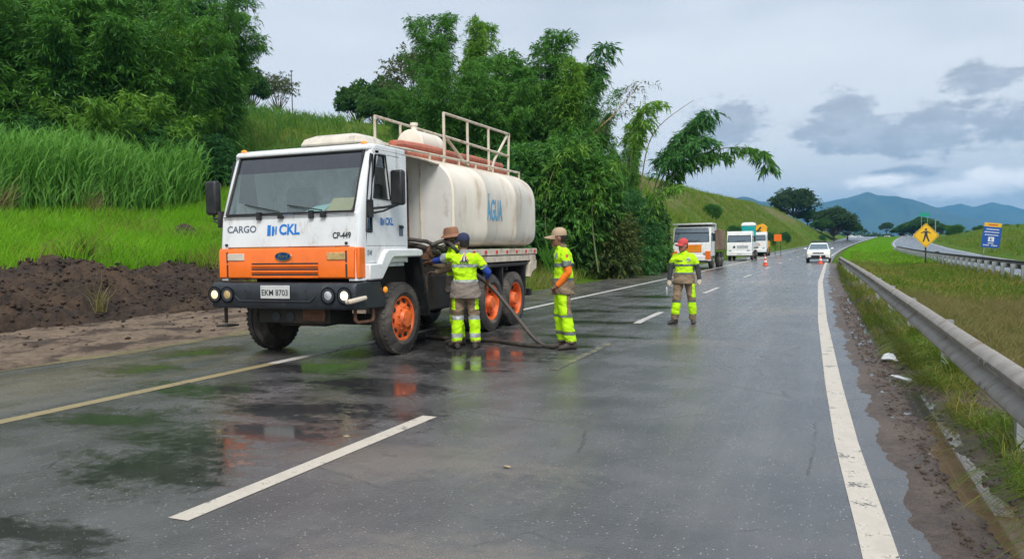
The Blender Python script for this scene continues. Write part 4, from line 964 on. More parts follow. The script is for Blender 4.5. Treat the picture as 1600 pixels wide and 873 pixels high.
def boot(mb, ankle, toe_dir, g=0.0):
    a = V3(ankle); d = V3((toe_dir[0], toe_dir[1], 0)).normalized(); side = Vector((-d.y, d.x, 0)); gz = a.z - .10
    def ring(f, w, h, z0=0): return [a + d*f + side*(w*math.cos(t)) + Vector((0, 0, -.10 + z0 + h*.5 + h*.5*math.sin(t))) for t in np.linspace(0, 2*math.pi, 12, endpoint=False)]
    mb.rings([ring(-.085, .025, .05), ring(-.07, .042, .10), ring(-.02, .047, .125), ring(.04, .048, .115), ring(.09, .052, .09), ring(.15, .050, .072), ring(.185, .036, .055), ring(.20, .015, .03)])
    mb.tube([a + Vector((0, 0, -.05)), a + Vector((0, 0, .04)), a + Vector((0, 0, .16))], [(.045, .05), (.048, .052), (.058, .058)], 12)
def torso_rings(J, k, hem, hemr, lean=(0, 0)):
    p, c, n = V3(J['pelvis']), V3(J['chest']), V3(J['neck'])
    def pt(z):
        zs = [p.z-.35, p.z, c.z, n.z]; return float(np.interp(z, zs, [p.x, p.x, c.x, n.x])), float(np.interp(z, zs, [p.y, p.y, c.y, n.y]))
    out = []
    for z, rx, ry in ((hem, hemr[0], hemr[1]), (hem+.06, hemr[0]*.99, hemr[1]*.98), (p.z+.12, .168, .125), (p.z+.22, .172, .125), (c.z, .185, .130), (c.z+.10, .190, .125), (n.z-.09, .165, .105), (n.z-.045, .115, .085), (n.z-.01, .070, .068), (n.z+.02, .060, .062)):
        x, y = pt(z); out.append((x, y, z, rx*k, ry*k))
    return out
def person(name, label, loc, rz, sc, J, spec):
    root = empty(name, loc, rz, label, 'person'); root.scale = (sc,)*3
    p = {k: V3(v) for k, v in J.items()}
    body = MB()
    body.rings(ellrings([(q[0], q[1], q[2], q[3]*.86, q[4]*.86) for q in torso_rings(J, 1.0, p['pelvis'].z-.08, (.165, .12))]))
    body.tube([p['neck'] + Vector((0, .0, -.04)), lerp(p['neck'], p['head'], .5), p['head'] + Vector((0, .01, -.05))], [.062, .054, .052], 12)
    mt, hs = head_geo(body, p['head'], spec.get('head_yaw', 0), spec.get('head_tilt', 0), 1.07)
    for s in 'LR':
        sh, e, wr, hd = p['sh'+s], p['el'+s], p['wr'+s], p['hd'+s]
        body.tube([sh + (p['chest']-sh)*.12, sh, lerp(sh, e, .5), e, lerp(e, wr, .35), wr], [.05, .052, .046, .038, .038, .026], 12)
        hand(body, wr, hd - wr, p.get('pn'+s, Vector((0, -1, 0))), spec.get('thumb'+s, 1), spec.get('curl'+s, .6))
        hp, kn, an = p['hip'+s], p['kn'+s], p['an'+s]
        body.tube([hp + Vector((0, 0, .06)), hp, lerp(hp, kn, .5), kn, lerp(kn, an, .35), an], [.085, .088, .074, .055, .056, .036], 12)
    link_mesh('body', remeshed(body, .009, 2), spec['skin'], root)
    face_bits(root, mt, hs, m_hair, spec.get('beard', False))
    hat = cap(root, mt, hs, spec['hat_mat'], spec.get('hat', 'cap'))
    # trousers
    tr = MB(); pv = p['pelvis']
    tr.rings(ellrings([(pv.x, pv.y, pv.z+.12, .160, .118), (pv.x, pv.y, pv.z+.02, .172, .128), (pv.x, pv.y, pv.z-.07, .168, .128), (pv.x, pv.y, pv.z-.12, .14, .11)]))
    for s in 'LR':
        hp, kn, an = p['hip'+s], p['kn'+s], p['an'+s]; d = (an-kn).normalized()
        tr.tube([hp + Vector((0, 0, .05)), hp + Vector((0, 0, -.05)), lerp(hp, kn, .5), kn, lerp(kn, an, .4), lerp(kn, an, .8), an + Vector((0, 0, -.005))], [.100, .105, .098, .085, .084, .080, .078], 14)
    tm = remeshed(tr, .013, 2, .022, spec.get('seed', 0)); assign(tm, [(spec['tr_mat'], None)]); trousers = link_mesh('trousers', tm, None, root)
    for nm, pred, mm in spec['tr_bands']: shell(nm, tm, pred, .004, mm, trousers)
    # boots
    for s in 'LR':
        bt = MB(); boot(bt, p['an'+s], p['toe'+s]); link_mesh('boot', remeshed(bt, .012, 2), m_boot, root)
    # shirt with short sleeves
    st = MB(); st.rings(ellrings(torso_rings(J, 1.06, spec['hem'], spec.get('hemr', (.20, .155)))))
    for s in 'LR':
        sh, e = p['sh'+s], p['el'+s]; f = spec.get('sleeve', .70)
        st.tube([sh + (p['chest'] + Vector((0, 0, .1)) - sh)*.35, sh, lerp(sh, e, .35), lerp(sh, e, f)], [.062, .064, .068, .068], 14)
    sm = remeshed(st, .012, 2, .022, spec.get('seed', 0)+5)
    assign(sm, spec['shirt_rules']); shirt = link_mesh('shirt', sm, None, root)
    for nm, pred, mm in spec['shirt_bands']: shell(nm, sm, pred, .005, mm, shirt)
    for s in 'LR':
        if spec.get('under'+s):
            sh, e, wr = p['sh'+s], p['el'+s], p['wr'+s]; us = MB()
            us.tube([lerp(sh, e, .45), lerp(sh, e, .8), e, lerp(e, wr, .5), lerp(e, wr, spec.get('undere'+s, .97))], [.062, .060, .053, .050, .042], 14)
            link_mesh('long_sleeve', remeshed(us, .012, 2, .008, 3), spec['under'+s], root)
        if spec.get('glove'+s):
            gv = MB(); hand(gv, p['wr'+s], p['hd'+s]-p['wr'+s], p.get('pn'+s, Vector((0, -1, 0))), spec.get('thumb'+s, 1), spec.get('curl'+s, .6), .005, 1.05)
            link_mesh('glove', remeshed(gv, .008, 1), spec['glove'+s], root)
    # collar
    cl_ = MB(); n_ = p['neck']; cl_.rings(ellrings([(n_.x, n_.y, n_.z-.035, .082, .078), (n_.x, n_.y, n_.z+.0, .074, .072), (n_.x, n_.y+.004, n_.z+.035, .068, .066), (n_.x, n_.y+.004, n_.z+.036, .060, .058), (n_.x, n_.y, n_.z-.03, .062, .06)], 20)); cl_.build('collar', spec.get('collar', m_khaki), shirt, smooth=50)
    return root, shirt, sm, mt, hat
def decal(name, geo, me, origin, udir, vdir, ray_dir, mat_, parent, off=.007, sub=True):
    """flat print laid on a garment by dropping it along ray_dir onto the cloth"""
    bm = bmesh.new()
    vs = [bm.verts.new((u, v, 0)) for u, v in geo[0]]
    for f in geo[1]:
        try: bm.faces.new([vs[i] for i in f])
        except ValueError: pass
    bvh = BVHTree.FromPolygons([v.co[:] for v in me.vertices], [tuple(p.vertices) for p in me.polygons])
    o_, u_, v_, d_ = V3(origin), V3(udir), V3(vdir), V3(ray_dir).normalized()
    out = []
    for v in bm.verts:
        s0 = o_ + u_*v.co.x + v_*v.co.y - d_*.4; hit = bvh.ray_cast(s0, d_, 1.0)
        v.co = (hit[0] - d_*off) if hit[0] is not None else o_ + u_*v.co.x + v_*v.co.y
    nm = bpy.data.meshes.new(name); bm.to_mesh(nm); bm.free(); return link_mesh(name, nm, mat_, parent)
def gridquad(x0, x1, y0, y1, n=6):
    vs = [(x0+(x1-x0)*i/n, y0+(y1-y0)*j/n) for j in range(n+1) for i in range(n+1)]
    return vs, [(j*(n+1)+i, j*(n+1)+i+1, (j+1)*(n+1)+i+1, (j+1)*(n+1)+i) for j in range(n) for i in range(n)]
BASE = dict(pelvis=(0, 0, .97), chest=(0, .0, 1.26), neck=(0, .01, 1.49), head=(0, -.02, 1.635),
            shL=(-.18, .01, 1.405), shR=(.18, .01, 1.405), hipL=(-.09, 0, .92), hipR=(.09, 0, .92),
            knL=(-.10, -.02, .50), knR=(.10, -.02, .50), anL=(-.105, .02, .10), anR=(.105, .02, .10), toeL=(-.2, -1, 0), toeR=(.2, -1, 0),
            elL=(-.25, .03, 1.14), elR=(.25, .03, 1.14), wrL=(-.26, -.05, .90), wrR=(.26, -.05, .90), hdL=(-.26, -.08, .80), hdR=(.26, -.08, .80), pnL=(.8, -.4, 0), pnR=(-.8, -.4, 0))
def J_(**k): d = dict(BASE); d.update(k); return d
near = lambda x, a, b: (x > a) & (x < b)

# --- worker watching, seen in profile, orange sleeve (faces the truck)
J1 = J_(head=(.0, -.055, 1.63), neck=(0, -.01, 1.49), chest=(0, .02, 1.27),
        elL=(-.21, .07, 1.14), wrL=(-.17, -.06, .92), hdL=(-.14, -.16, .84), pnL=(1, .2, -.3), elR=(.22, .06, 1.12), wrR=(.15, -.10, .92), hdR=(.09, -.19, .86), pnR=(-1, .2, -.3),
        knL=(-.10, -.05, .51), anL=(-.10, .0, .10), knR=(.10, .02, .51), anR=(.12, .10, .10))
hv1 = lambda x, y, z: near(z, 1.02, 2)
w1, sh1, sm1, mt1, hat1 = person('person', 'worker standing in profile with tan cap and orange sleeves, beside the hose end', (-3.84, 11.28, 0), R(-66), 1.035, J1, dict(
    skin=m_skin1, hat_mat=m_tancap, head_yaw=R(-6), head_tilt=.05, hem=.80, hemr=(.195, .155), tr_mat=m_khaki, seed=1, underL=m_orslv, underR=m_orslv, curlL=.7, curlR=.7, thumbL=-1, thumbR=1,
    shirt_rules=[(m_khaki, None), (m_hiviz, lambda x, y, z: z > 1.02), (m_reflectdk, lambda x, y, z: near(z, 1.0, 1.035))],
    shirt_bands=[('reflective_band', lambda x, y, z: near(z, 1.20, 1.25) & (np.abs(x) < .21), m_reflectdk), ('sleeve_band', lambda x, y, z: near(z, 1.22, 1.285) & (np.abs(x) > .205), m_reflectdk), ('sleeve_cuff', lambda x, y, z: near(z, 1.17, 1.22) & (np.abs(x) > .205), m_khaki)],
    tr_bands=[('hi_vis_panel', lambda x, y, z: near(z, .50, .84) & (y < .035) & ((y < .02) | (np.abs(x) > .14)), m_hiviz), ('hi_vis_cuff', lambda x, y, z: near(z, .13, .47) & (np.abs(z-.24) > .022), m_hiviz), ('leg_tape', lambda x, y, z: near(z, .468, .518), m_reflectdk), ('leg_tape', lambda x, y, z: near(z, .215, .255), m_reflectdk)]))
decal('sleeve_emblem', gridquad(-.018, .018, -.018, .018, 4), sm1, (.28, .04, 1.36), (0, 1, 0), (0, 0, 1), (-1, 0, 0), m_redcap, sh1)
decal('chest_emblem', gridquad(-.035, .035, -.04, .04, 4), sm1, (.09, -.2, 1.36), (1, 0, 0), (0, 0, 1), (0, 1, 0), m_reflect, sh1)

# --- worker walking towards the camera, red cap, head turned aside
J2 = J_(head=(-.02, -.03, 1.625), elL=(-.27, .02, 1.15), wrL=(-.30, -.03, .90), hdL=(-.30, -.06, .80), elR=(.28, .02, 1.14), wrR=(.31, -.05, .91), hdR=(.30, -.08, .81),
        hipL=(-.10, 0, .92), knL=(-.15, -.06, .51), anL=(-.20, -.03, .10), toeL=(-.75, -.75, 0), hipR=(.10, 0, .92), knR=(.15, -.01, .51), anR=(.18, .05, .10), toeR=(.05, -1, 0))
w2, sh2, sm2, mt2, hat2 = person('person', 'worker in red cap walking down the lane with dark sleeves and white gloves', (-2.78, 15.5, 0), R(14), .945, J2, dict(
    skin=m_skin2, hat_mat=m_redcap, head_yaw=R(-48), hem=.83, hemr=(.215, .165), tr_mat=m_khaki, seed=4, underL=m_dkslv, underR=m_dkslv, gloveL=m_glove, gloveR=m_glove, thumbL=-1, thumbR=1, collar=m_dkslv,
    shirt_rules=[(m_khaki, None), (m_hiviz, lambda x, y, z: z > 1.05), (m_reflectdk, lambda x, y, z: near(z, 1.03, 1.065))],
    shirt_bands=[('reflective_band', lambda x, y, z: near(z, 1.195, 1.235) & (np.abs(x) < .215), m_reflectdk), ('sleeve_band', lambda x, y, z: near(z, 1.17, 1.245) & (np.abs(x) > .225), m_reflect)],
    tr_bands=[('hi_vis_panel', lambda x, y, z: near(z, .55, .86) & (x > .155), m_hiviz), ('hi_vis_cuff', lambda x, y, z: near(z, .20, .45), m_hiviz), ('leg_tape', lambda x, y, z: near(z, .45, .49), m_reflectdk)]))
decal('chest_emblem', gridquad(-.035, .035, -.04, .04, 4), sm2, (.085, -.2, 1.33), (1, 0, 0), (0, 0, 1), (0, 1, 0), m_reflect, sh2)
decal('chest_lettering', gridquad(-.06, .06, -.012, .012, 4), sm2, (-.09, -.2, 1.30), (1, 0, 0), (0, 0, 1), (0, 1, 0), m_ink, sh2)

# --- worker with blue cap, back to the camera, left arm reaching to the valve (local -y is away from the camera)
J3 = J_(head=(.02, -.03, 1.64), chest=(.0, .0, 1.27), elR=(.40, -.18, 1.36), wrR=(.55, -.36, 1.34), hdR=(.62, -.43, 1.34), pnR=(.3, -.4, -1), elL=(-.36, -.04, 1.16), wrL=(-.34, -.20, .98), hdL=(-.33, -.28, .93), pnL=(1, 0, 0),
        shR=(.20, -.01, 1.43), knL=(-.13, -.02, .50), anL=(-.15, .03, .10), knR=(.12, -.02, .50), anR=(.14, .0, .10))
w3, sh3, sm3, mt3, hat3 = person('person', 'worker with navy cap and blue sleeves, back to the camera, reaching to the tanker valve', (-5.30, 10.90, 0), R(204), 1.0, J3, dict(
    skin=m_skin1, hat_mat=m_navy, head_yaw=R(35), hem=.78, hemr=(.235, .165), tr_mat=m_khaki, seed=9, underL=m_royal, underR=m_royal, undereL=.15, undereR=.55, curlR=.8, curlL=.6, thumbL=-1, thumbR=1, collar=m_reflect, sleeve=.66,
    shirt_rules=[(m_greycloth, None), (m_hiviz, lambda x, y, z: z > 1.055)],
    shirt_bands=[('reflective_band', lambda x, y, z: near(z, 1.255, 1.305) & (np.abs(x) < .215), m_reflect), ('reflective_band', lambda x, y, z: near(z, 1.03, 1.065), m_reflect), ('sleeve_band', lambda x, y, z: (x < -.285) & (z < 1.29), m_reflect), ('sleeve_band', lambda x, y, z: (x > .285), m_reflect)],
    tr_bands=[('hi_vis_panel', lambda x, y, z: near(z, .60, .84) & (np.abs(x) > .15), m_hiviz), ('hi_vis_cuff', lambda x, y, z: near(z, .13, .45) & (np.abs(z-.21) > .03), m_hiviz), ('leg_tape', lambda x, y, z: near(z, .45, .51), m_reflect), ('leg_tape', lambda x, y, z: near(z, .18, .24), m_reflect)]))
m_emb_y = M('emblem_yellow', (.80, .62, .03), .7, var=.03); m_emb_r = M('emblem_red', (.62, .05, .03), .7, var=.03); m_emb_w = M('emblem_white', (.7, .7, .68), .7, var=.03)
bk = dict(udir=(-1, 0, 0), vdir=(0, 0, 1), ray_dir=(0, -1, 0))
def trigrid(pts, n=5):
    a, b_, c = [np.array(q) for q in pts]; vs = []; ix = {}; fs = []
    for i in range(n+1):
        for j in range(n+1-i): ix[(i, j)] = len(vs); vs.append(tuple(a + (b_-a)*i/n + (c-a)*j/n))
    for i in range(n):
        for j in range(n-i):
            fs.append((ix[(i, j)], ix[(i+1, j)], ix[(i, j+1)]))
            if j < n-i-1: fs.append((ix[(i+1, j)], ix[(i+1, j+1)], ix[(i, j+1)]))
    return vs, fs
eo = (0, .3, 1.405)
decal('emblem', trigrid([(-.075, -.060), (.0, -.060), (0, .085)]), sm3, eo, mat_=m_emb_y, parent=sh3, off=.012, **bk)
decal('emblem', trigrid([(0, -.060), (.075, -.060), (0, .085)]), sm3, eo, mat_=m_emb_r, parent=sh3, off=.012, **bk)
decal('emblem_border', trigrid([(-.058, -.060), (.058, -.060), (0, .070)]), sm3, eo, mat_=m_emb_w, parent=sh3, off=.015, **bk)
decal('emblem_road', trigrid([(-.048, -.060), (-.014, -.060), (-.002, .062)]), sm3, eo, mat_=m_ink, parent=sh3, off=.019, **bk)
decal('emblem_road', trigrid([(.014, -.060), (.048, -.060), (.002, .062)]), sm3, eo, mat_=m_ink, parent=sh3, off=.019, **bk)
decal('emblem_lettering', text_geo('DER', .068, .0012, xs=1.1), sm3, (0, .3, 1.325), mat_=m_ink, parent=sh3, off=.019, **bk)

# --- worker in brown hat between the blue capped worker and the tank, both hands on the hose coupling
J4 = J_(head=(.02, -.08, 1.625), neck=(0, -.03, 1.485), chest=(0, -.01, 1.26), shL=(-.18, -.03, 1.42), shR=(.18, -.03, 1.42), elR=(.23, -.12, 1.16), wrR=(.10, -.34, 1.10), hdR=(.03, -.42, 1.10), pnR=(0, -.2, -1), elL=(-.24, -.10, 1.16), wrL=(-.14, -.36, 1.22), hdL=(-.10, -.45, 1.23), pnL=(0, -.2, -1))
w4, sh4, sm4, mt4, hat4 = person('person', 'bearded worker in brown brimmed hat half hidden behind the navy capped worker', (-5.64, 11.30, 0), R(-52), 1.065, J4, dict(
    skin=m_skin3, hat_mat=m_brnhat, hat='hat', head_yaw=R(4), head_tilt=.12, beard=True, hem=.80, tr_mat=m_khaki, seed=13, curlL=.9, curlR=.9, thumbL=-1, thumbR=1, underL=m_khaki, underR=m_khaki,
    shirt_rules=[(m_greycloth, None), (m_hiviz, lambda x, y, z: z > 1.05)],
    shirt_bands=[('reflective_band', lambda x, y, z: near(z, 1.22, 1.27) & (np.abs(x) < .2), m_reflect)],
    tr_bands=[('hi_vis_panel', lambda x, y, z: near(z, .55, .84) & (np.abs(x) > .14), m_hiviz), ('hi_vis_cuff', lambda x, y, z: near(z, .13, .45), m_hiviz)]))

# --- driver behind the windscreen, orange shirt
def driver():
    root = empty('person', (-6.55, 9.98, 1.80), 0, 'driver in orange shirt sitting behind the tanker windscreen', 'person')
    b = MB()
    b.rings(ellrings([(0, 0, .0, .17, .13), (0, 0, .2, .17, .12), (0, .0, .40, .19, .12), (0, 0, .50, .12, .08), (0, -.01, .55, .055, .06)]))
    b.tube([(0, 0, .5), (0, -.02, .62)], .052, 10); mt, hs = head_geo(b, (0, -.04, .70), R(15))
    for sx in (-1, 1):
        b.tube([(sx*.15, 0, .46), (sx*.24, -.12, .30), (sx*.17, -.36, .30)], [.055, .05, .032], 10); hand(b, (sx*.17, -.36, .30), (0, -1, .1), (0, 0, -1), -sx, .9)
        b.tube([(sx*.09, 0, .04), (sx*.12, -.38, .06), (sx*.12, -.42, -.25)], [.085, .07, .05], 10)
    link_mesh('body', remeshed(b, .011, 2), m_skin2, root); face_bits(root, mt, hs, m_hair)
    s = MB(); s.rings(ellrings([(0, 0, -.02, .185, .145), (0, 0, .2, .185, .135), (0, 0, .42, .20, .13), (0, 0, .52, .12, .085)]))
    for sx in (-1, 1): s.tube([(sx*.14, 0, .45), (sx*.20, -.07, .37), (sx*.235, -.12, .31), (sx*.20, -.24, .31)], [.07, .072, .066, .055], 10)
    link_mesh('shirt', remeshed(s, .014, 2, .01), m_orslv, root)
driver()
# papers on the dashboard
def sheetpaper(nm, lab, mm, pts, cat):
    b = MB(); b.hexa([(x, y, z) for x, y, z in pts] + [(x, y-.004, z+.006) for x, y, z in pts]); o = b.build(nm, mm); tag(o, lab, cat)
sheetpaper('envelope', 'yellow envelope propped on the tanker dashboard behind the windscreen', m_paper, [(-6.58, 9.17, 2.09), (-6.18, 9.17, 2.09), (-6.14, 9.30, 2.27), (-6.54, 9.30, 2.27)], 'envelope')
sheetpaper('paper_sheet', 'pale cyan paper lying on the tanker dashboard', m_paper2, [(-6.98, 9.20, 2.085), (-6.62, 9.16, 2.085), (-6.58, 9.30, 2.20), (-6.90, 9.36, 2.17)], 'paper')

# --- hose: from the valve, past the workers, down to the road and back under the truck
hz = MB(); ctrl = [(-5.93, 11.0, 1.60), (-5.75, 11.15, 1.66), (-5.52, 11.08, 1.50), (-5.36, 11.2, 1.22), (-5.15, 11.35, 1.00), (-4.95, 11.35, .82), (-4.6, 11.3, .45), (-4.32, 11.25, .16), (-4.12, 11.2, .05), (-3.98, 11.16, .045), (-3.86, 11.13, .06)]
def catmull(P, n=8):
    P = [V3(p) for p in P]; out = []
    for i in range(len(P)-1):
        p0, p1, p2, p3 = P[max(i-1, 0)], P[i], P[i+1], P[min(i+2, len(P)-1)]
        for k in range(n):
            t = k/n; out.append(.5*((2*p1) + (p2-p0)*t + (2*p0-5*p1+4*p2-p3)*t*t + (3*p1-p0-3*p2+p3)*t**3))
    return out + [P[-1]]
hz.tube(catmull(ctrl), .033, 10); tag(hz.build('hose', m_hose, smooth=60), 'thick dark rubber hose slanting from the tanker valve down to the road', 'hose')
hz = MB(); hz.tube(catmull([(-3.95, 11.22, .045), (-4.25, 11.22, .036), (-4.6, 11.36, .036), (-5.0, 11.6, .036), (-5.4, 11.72, .036), (-6.0, 11.75, .036), (-6.6, 12.0, .036)]), .033, 10); tag(hz.build('hose', m_hose, smooth=60), 'second dark hose lying flat on the wet road, running under the truck', 'hose')
# plastic bottle in the walking worker's right hand
bt = MB(); bt.lathe([(0, .028), (.01, .034), (.12, .034), (.15, .022), (.165, .013), (.19, .013)], (0, 0, 0), 'z', 14)
m_bottle = glass('clear_plastic', (.85, .88, .88), .08, .35, (.6, .62, .62))
bo = bt.build('bottle', m_bottle, loc=(-3.09, 15.36, .56), smooth=50); tag(bo, 'clear plastic bottle in the gloved hand of the walking worker', 'bottle')
# ------------------------------------------------------------------ foliage geometry
def unit(v): return v/np.maximum(np.linalg.norm(v, axis=-1, keepdims=True), 1e-9)
def leaf_quads(P, D, L, W, rg):
    n = len(P); D = unit(D); rv = unit(rg.normal(size=(n, 3))); S = unit(np.cross(D, rv)); N = np.cross(S, D)
    L = L[:, None]; W = W[:, None]; m = P + D*L*.45
    V = np.stack([P, m + S*W*.5 + N*L*.04, P + D*L - np.array([0, 0, 1])*L*.12, m - S*W*.5 + N*L*.04], 1).reshape(-1, 3)
    return V, np.arange(n*4).reshape(-1, 4)
def sprays(O, rg, slen, nleaf, L, W, droop=.9, up=.25, bias=None):
    """leafy twigs starting at O (n,3)"""
    n = len(O); az_ = rg.uniform(0, 2*np.pi, n); H = np.stack([np.cos(az_), np.sin(az_), rg.uniform(-.1, 1, n)*up], 1)
    if bias is not None: H = H + bias
    H = unit(H); s = slen*(.55+.75*rg.random(n)); slen = float(np.mean(slen)); t = rg.random((n, nleaf))**.8
    P = O[:, None, :] + H[:, None, :]*(s[:, None]*t)[..., None]; P[..., 2] -= droop*.5*s[:, None]*t**2
    P = P + rg.normal(size=P.shape)*.05*slen
    D = H[:, None, :]*(1-.4*t)[..., None] + rg.normal(size=P.shape)*.45; D[..., 2] -= droop*(.35+.7*t)
    k = n*nleaf; return leaf_quads(P.reshape(k, 3), D.reshape(k, 3), L*(.6+.8*rg.random(k)), W*(.6+.8*rg.random(k)), rg)
def culm_pts(b, phi, H, lean, droop, n=14):
    t = np.linspace(0, 1, n); r_ = lean*t**2.1
    return np.stack([b[0]+r_*np.cos(phi), b[1]+r_*np.sin(phi), H*(t - droop*t**4)], 1)
def along(C, t):
    k = np.clip(t, 0, .9999)*(len(C)-1); i = k.astype(int); f = (k-i)[:, None]; return C[i]*(1-f) + C[i+1]*f
class Plant:
    def __init__(s): s.V = []; s.F = []; s.n = 0; s.wood = MB()
    def leaves(s, VF): s.V.append(VF[0]); s.F.append(VF[1]+s.n); s.n += len(VF[0])
    def meshes(s, nm='crown'):
        me = np_mesh(nm, np.concatenate(s.V), np.concatenate(s.F)); return me, (s.wood.mesh('stems', 60) if s.wood.v else None)
def bamboo(seed, n, H, lean, spread, per=120, nleaf=9, L=.36, W=.062, t0=.22, slen=1.15, droop=.18, dr=.6):
    rg = np.random.default_rng(seed); p = Plant()
    for k in range(n):
        phi = rg.uniform(0, 2*np.pi); r_ = spread*math.sqrt(rg.random())*.5; h = rg.uniform(*H)
        C_ = culm_pts((r_*math.cos(phi), r_*math.sin(phi)), phi + rg.normal()*.5, h, rg.uniform(*lean), droop*rg.uniform(.5, 1.5))
        p.wood.tube([tuple(q) for q in C_[::2]], list(np.linspace(.055, .008, len(C_[::2]))), 5)
        t = t0 + (1-t0)*rg.random(per)**.85; O = along(C_, t)
        p.leaves(sprays(O, rg, slen*(1.25-.75*t), nleaf, L, W, dr, .6))
    return p
def bush(seed, rad, n=300, nleaf=16, L=.34, W=.11, lobes=9, flat=.8, slen=.6):
    rg = np.random.default_rng(seed); p = Plant()
    for k in range(lobes):
        a = rg.uniform(0, 2*np.pi); c = np.array([math.cos(a)*rad*.55*rg.random(), math.sin(a)*rad*.55*rg.random(), rad*flat*rg.uniform(.35, 1.0)]); rr_ = rad*rg.uniform(.35, .6)
        d = unit(rg.normal(size=(n, 3))); O = c + d*(rr_*(.45+.55*rg.random(n)**.4))[:, None]; O[:, 2] = np.maximum(O[:, 2], .05)
        p.leaves(sprays(O, rg, slen, nleaf, L, W, .5, .5, bias=d*.9))
        p.wood.tube([(0, 0, 0), tuple(c*.5 + np.array([0, 0, .1])), tuple(c)], [.07, .05, .015], 5)
    return p
def broadtree(seed, H, cr, trunk=.32, lobes=16, n=150, nleaf=14, L=.42, W=.22, flat=.62, base=.42, slen=.7, gap=.0):
    rg = np.random.default_rng(seed); p = Plant(); top = np.array([rg.normal()*.3, rg.normal()*.3, H*base])
    p.wood.tube([(0, 0, -.4), (.05, 0, H*base*.5), tuple(top)], [trunk*1.25, trunk, trunk*.75], 9)
    for k in range(lobes):
        a = 2*np.pi*(k*.381966) ; r_ = cr*math.sqrt((k+.5)/lobes)*.80; zc = H*base + (H*(1-base))*(.30 + .55*(1-(r_/cr)**2)*rg.uniform(.7, 1.1))
        c = np.array([r_*math.cos(a), r_*math.sin(a), zc]) + rg.normal(size=3)*cr*.05; rr_ = cr*rg.uniform(.22, .36)
        mid = top*.45 + c*.55 + np.array([0, 0, -.08*H]); p.wood.tube([tuple(top*.9), tuple(mid), tuple(c)], [trunk*.45, trunk*.28, trunk*.08], 6)
        d = unit(rg.normal(size=(n, 3))); O = c + d*np.array([1, 1, flat])*(rr_*(.5+.5*rg.random(n)**.5))[:, None]
        if gap: O = O[rg.random(n) > gap]; d = d[:0] if len(O) == 0 else unit(O-c)
        p.leaves(sprays(O, rg, slen, nleaf, L, W, .5, .5, bias=d*.6))
    return p
def ray_xy(px, d):
    v = _fw + _rt*((px-800)/LENS_PX); v = Vector((v.x, v.y, 0)); f = Vector((_fw.x, _fw.y, 0)).normalized(); v = v/(v.dot(f)); return v.x*d, v.y*d
def pix(px, py, d): v = Vector((0, 0, CAM_H)) + (_fw + _rt*((px-800)/LENS_PX) - _up*((py-436.5)/LENS_PX))*d; return v
PROTO = {}
def proto(key, plant, leafm, woodm):
    cm, wm = plant.meshes(); cm.materials.append(leafm)
    if wm: wm.materials.append(woodm)
    PROTO[key] = (cm, wm, float(np.max(np.concatenate(plant.V)[:, 2])))
def put(key, name, px, d, ytop, label, cat, group=None, rz=None, sxy=1.0, crown='crown', trunk='stems', sink=.25, hmax=99):
    cm, wm, h0 = PROTO[key]; x, y = ray_xy(px, d); z = float(zt(x, y)) - sink
    hz_ = 386.4-(px-800)*.0157; h = CAM_H + (hz_-ytop)/LENS_PX*d - z; h = min(h, hmax); s = max(h, .8)/h0
    e = empty(name, (x, y, z), random.uniform(0, 6.28) if rz is None else rz, label, cat, group); e.scale = (s*sxy, s*sxy, s)
    link_mesh(crown, cm, None, e)
    if wm: link_mesh(trunk, wm, None, e)
    return e
proto('bamA', bamboo(1, 34, (12, 17), (1.0, 5.0), 4.5, 190, 12, t0=.08, slen=1.5), m_bamboo_d, m_culm)
proto('bamB', bamboo(2, 26, (9, 14), (.8, 4.2), 3.8, 180, 12, t0=.06, slen=1.45), m_bamboo, m_culm)
proto('bamC', bamboo(3, 5, (10, 13), (.3, 2.0), 1.6, 230, 13, t0=.22, slen=1.25, droop=.08), m_bamboo, m_culm)
proto('bamD', bamboo(12, 7, (9, 13), (.4, 2.8), 2.2, 210, 13, t0=.18, slen=1.25, droop=.1), m_bamboo_y, m_culm)
proto('bamY', bamboo(4, 22, (4, 6), (1.0, 3.4), 2.0, 100, 11, L=.34, t0=.06, slen=1.0), m_bamboo_y, m_culm)
proto('bushD', bush(5, 3.0, 400, 22, L=.22, W=.065, flat=1.55, lobes=13, slen=.8), m_bamboo_d, m_culm)
proto('bushG', bush(6, 2.8, 380, 22, L=.21, W=.07, flat=1.4, lobes=12, slen=.7), m_bamboo, m_culm)
proto('bushB', bush(16, 2.6, 300, 20, L=.30, W=.14, flat=1.5, lobes=10, slen=.75), m_broad, m_bark)
proto('bushL', bush(17, 2.4, 240, 18, L=.26, W=.08, flat=1.3, lobes=9, slen=.9), m_bush_l, m_culm)
proto('treeB', broadtree(7, 11, 5.2, lobes=26, n=130, base=.25, flat=.8), m_broad, m_bark)
proto('treeS', broadtree(8, 8, 3.6, .16, lobes=16, n=46, nleaf=9, L=.30, W=.12, gap=.3, base=.3, flat=.8), m_sparse, m_bark)
proto('euca', broadtree(9, 16, 8.5, .4, lobes=34, n=100, nleaf=10, L=.65, W=.30, slen=1.4, base=.14, flat=.85), m_euca, m_bark)
proto('flat', broadtree(10, 12, 4.6, .3, lobes=12, n=60, nleaf=10, L=.7, W=.3, slen=1.0, base=.68, flat=.35), m_euca, m_bark)

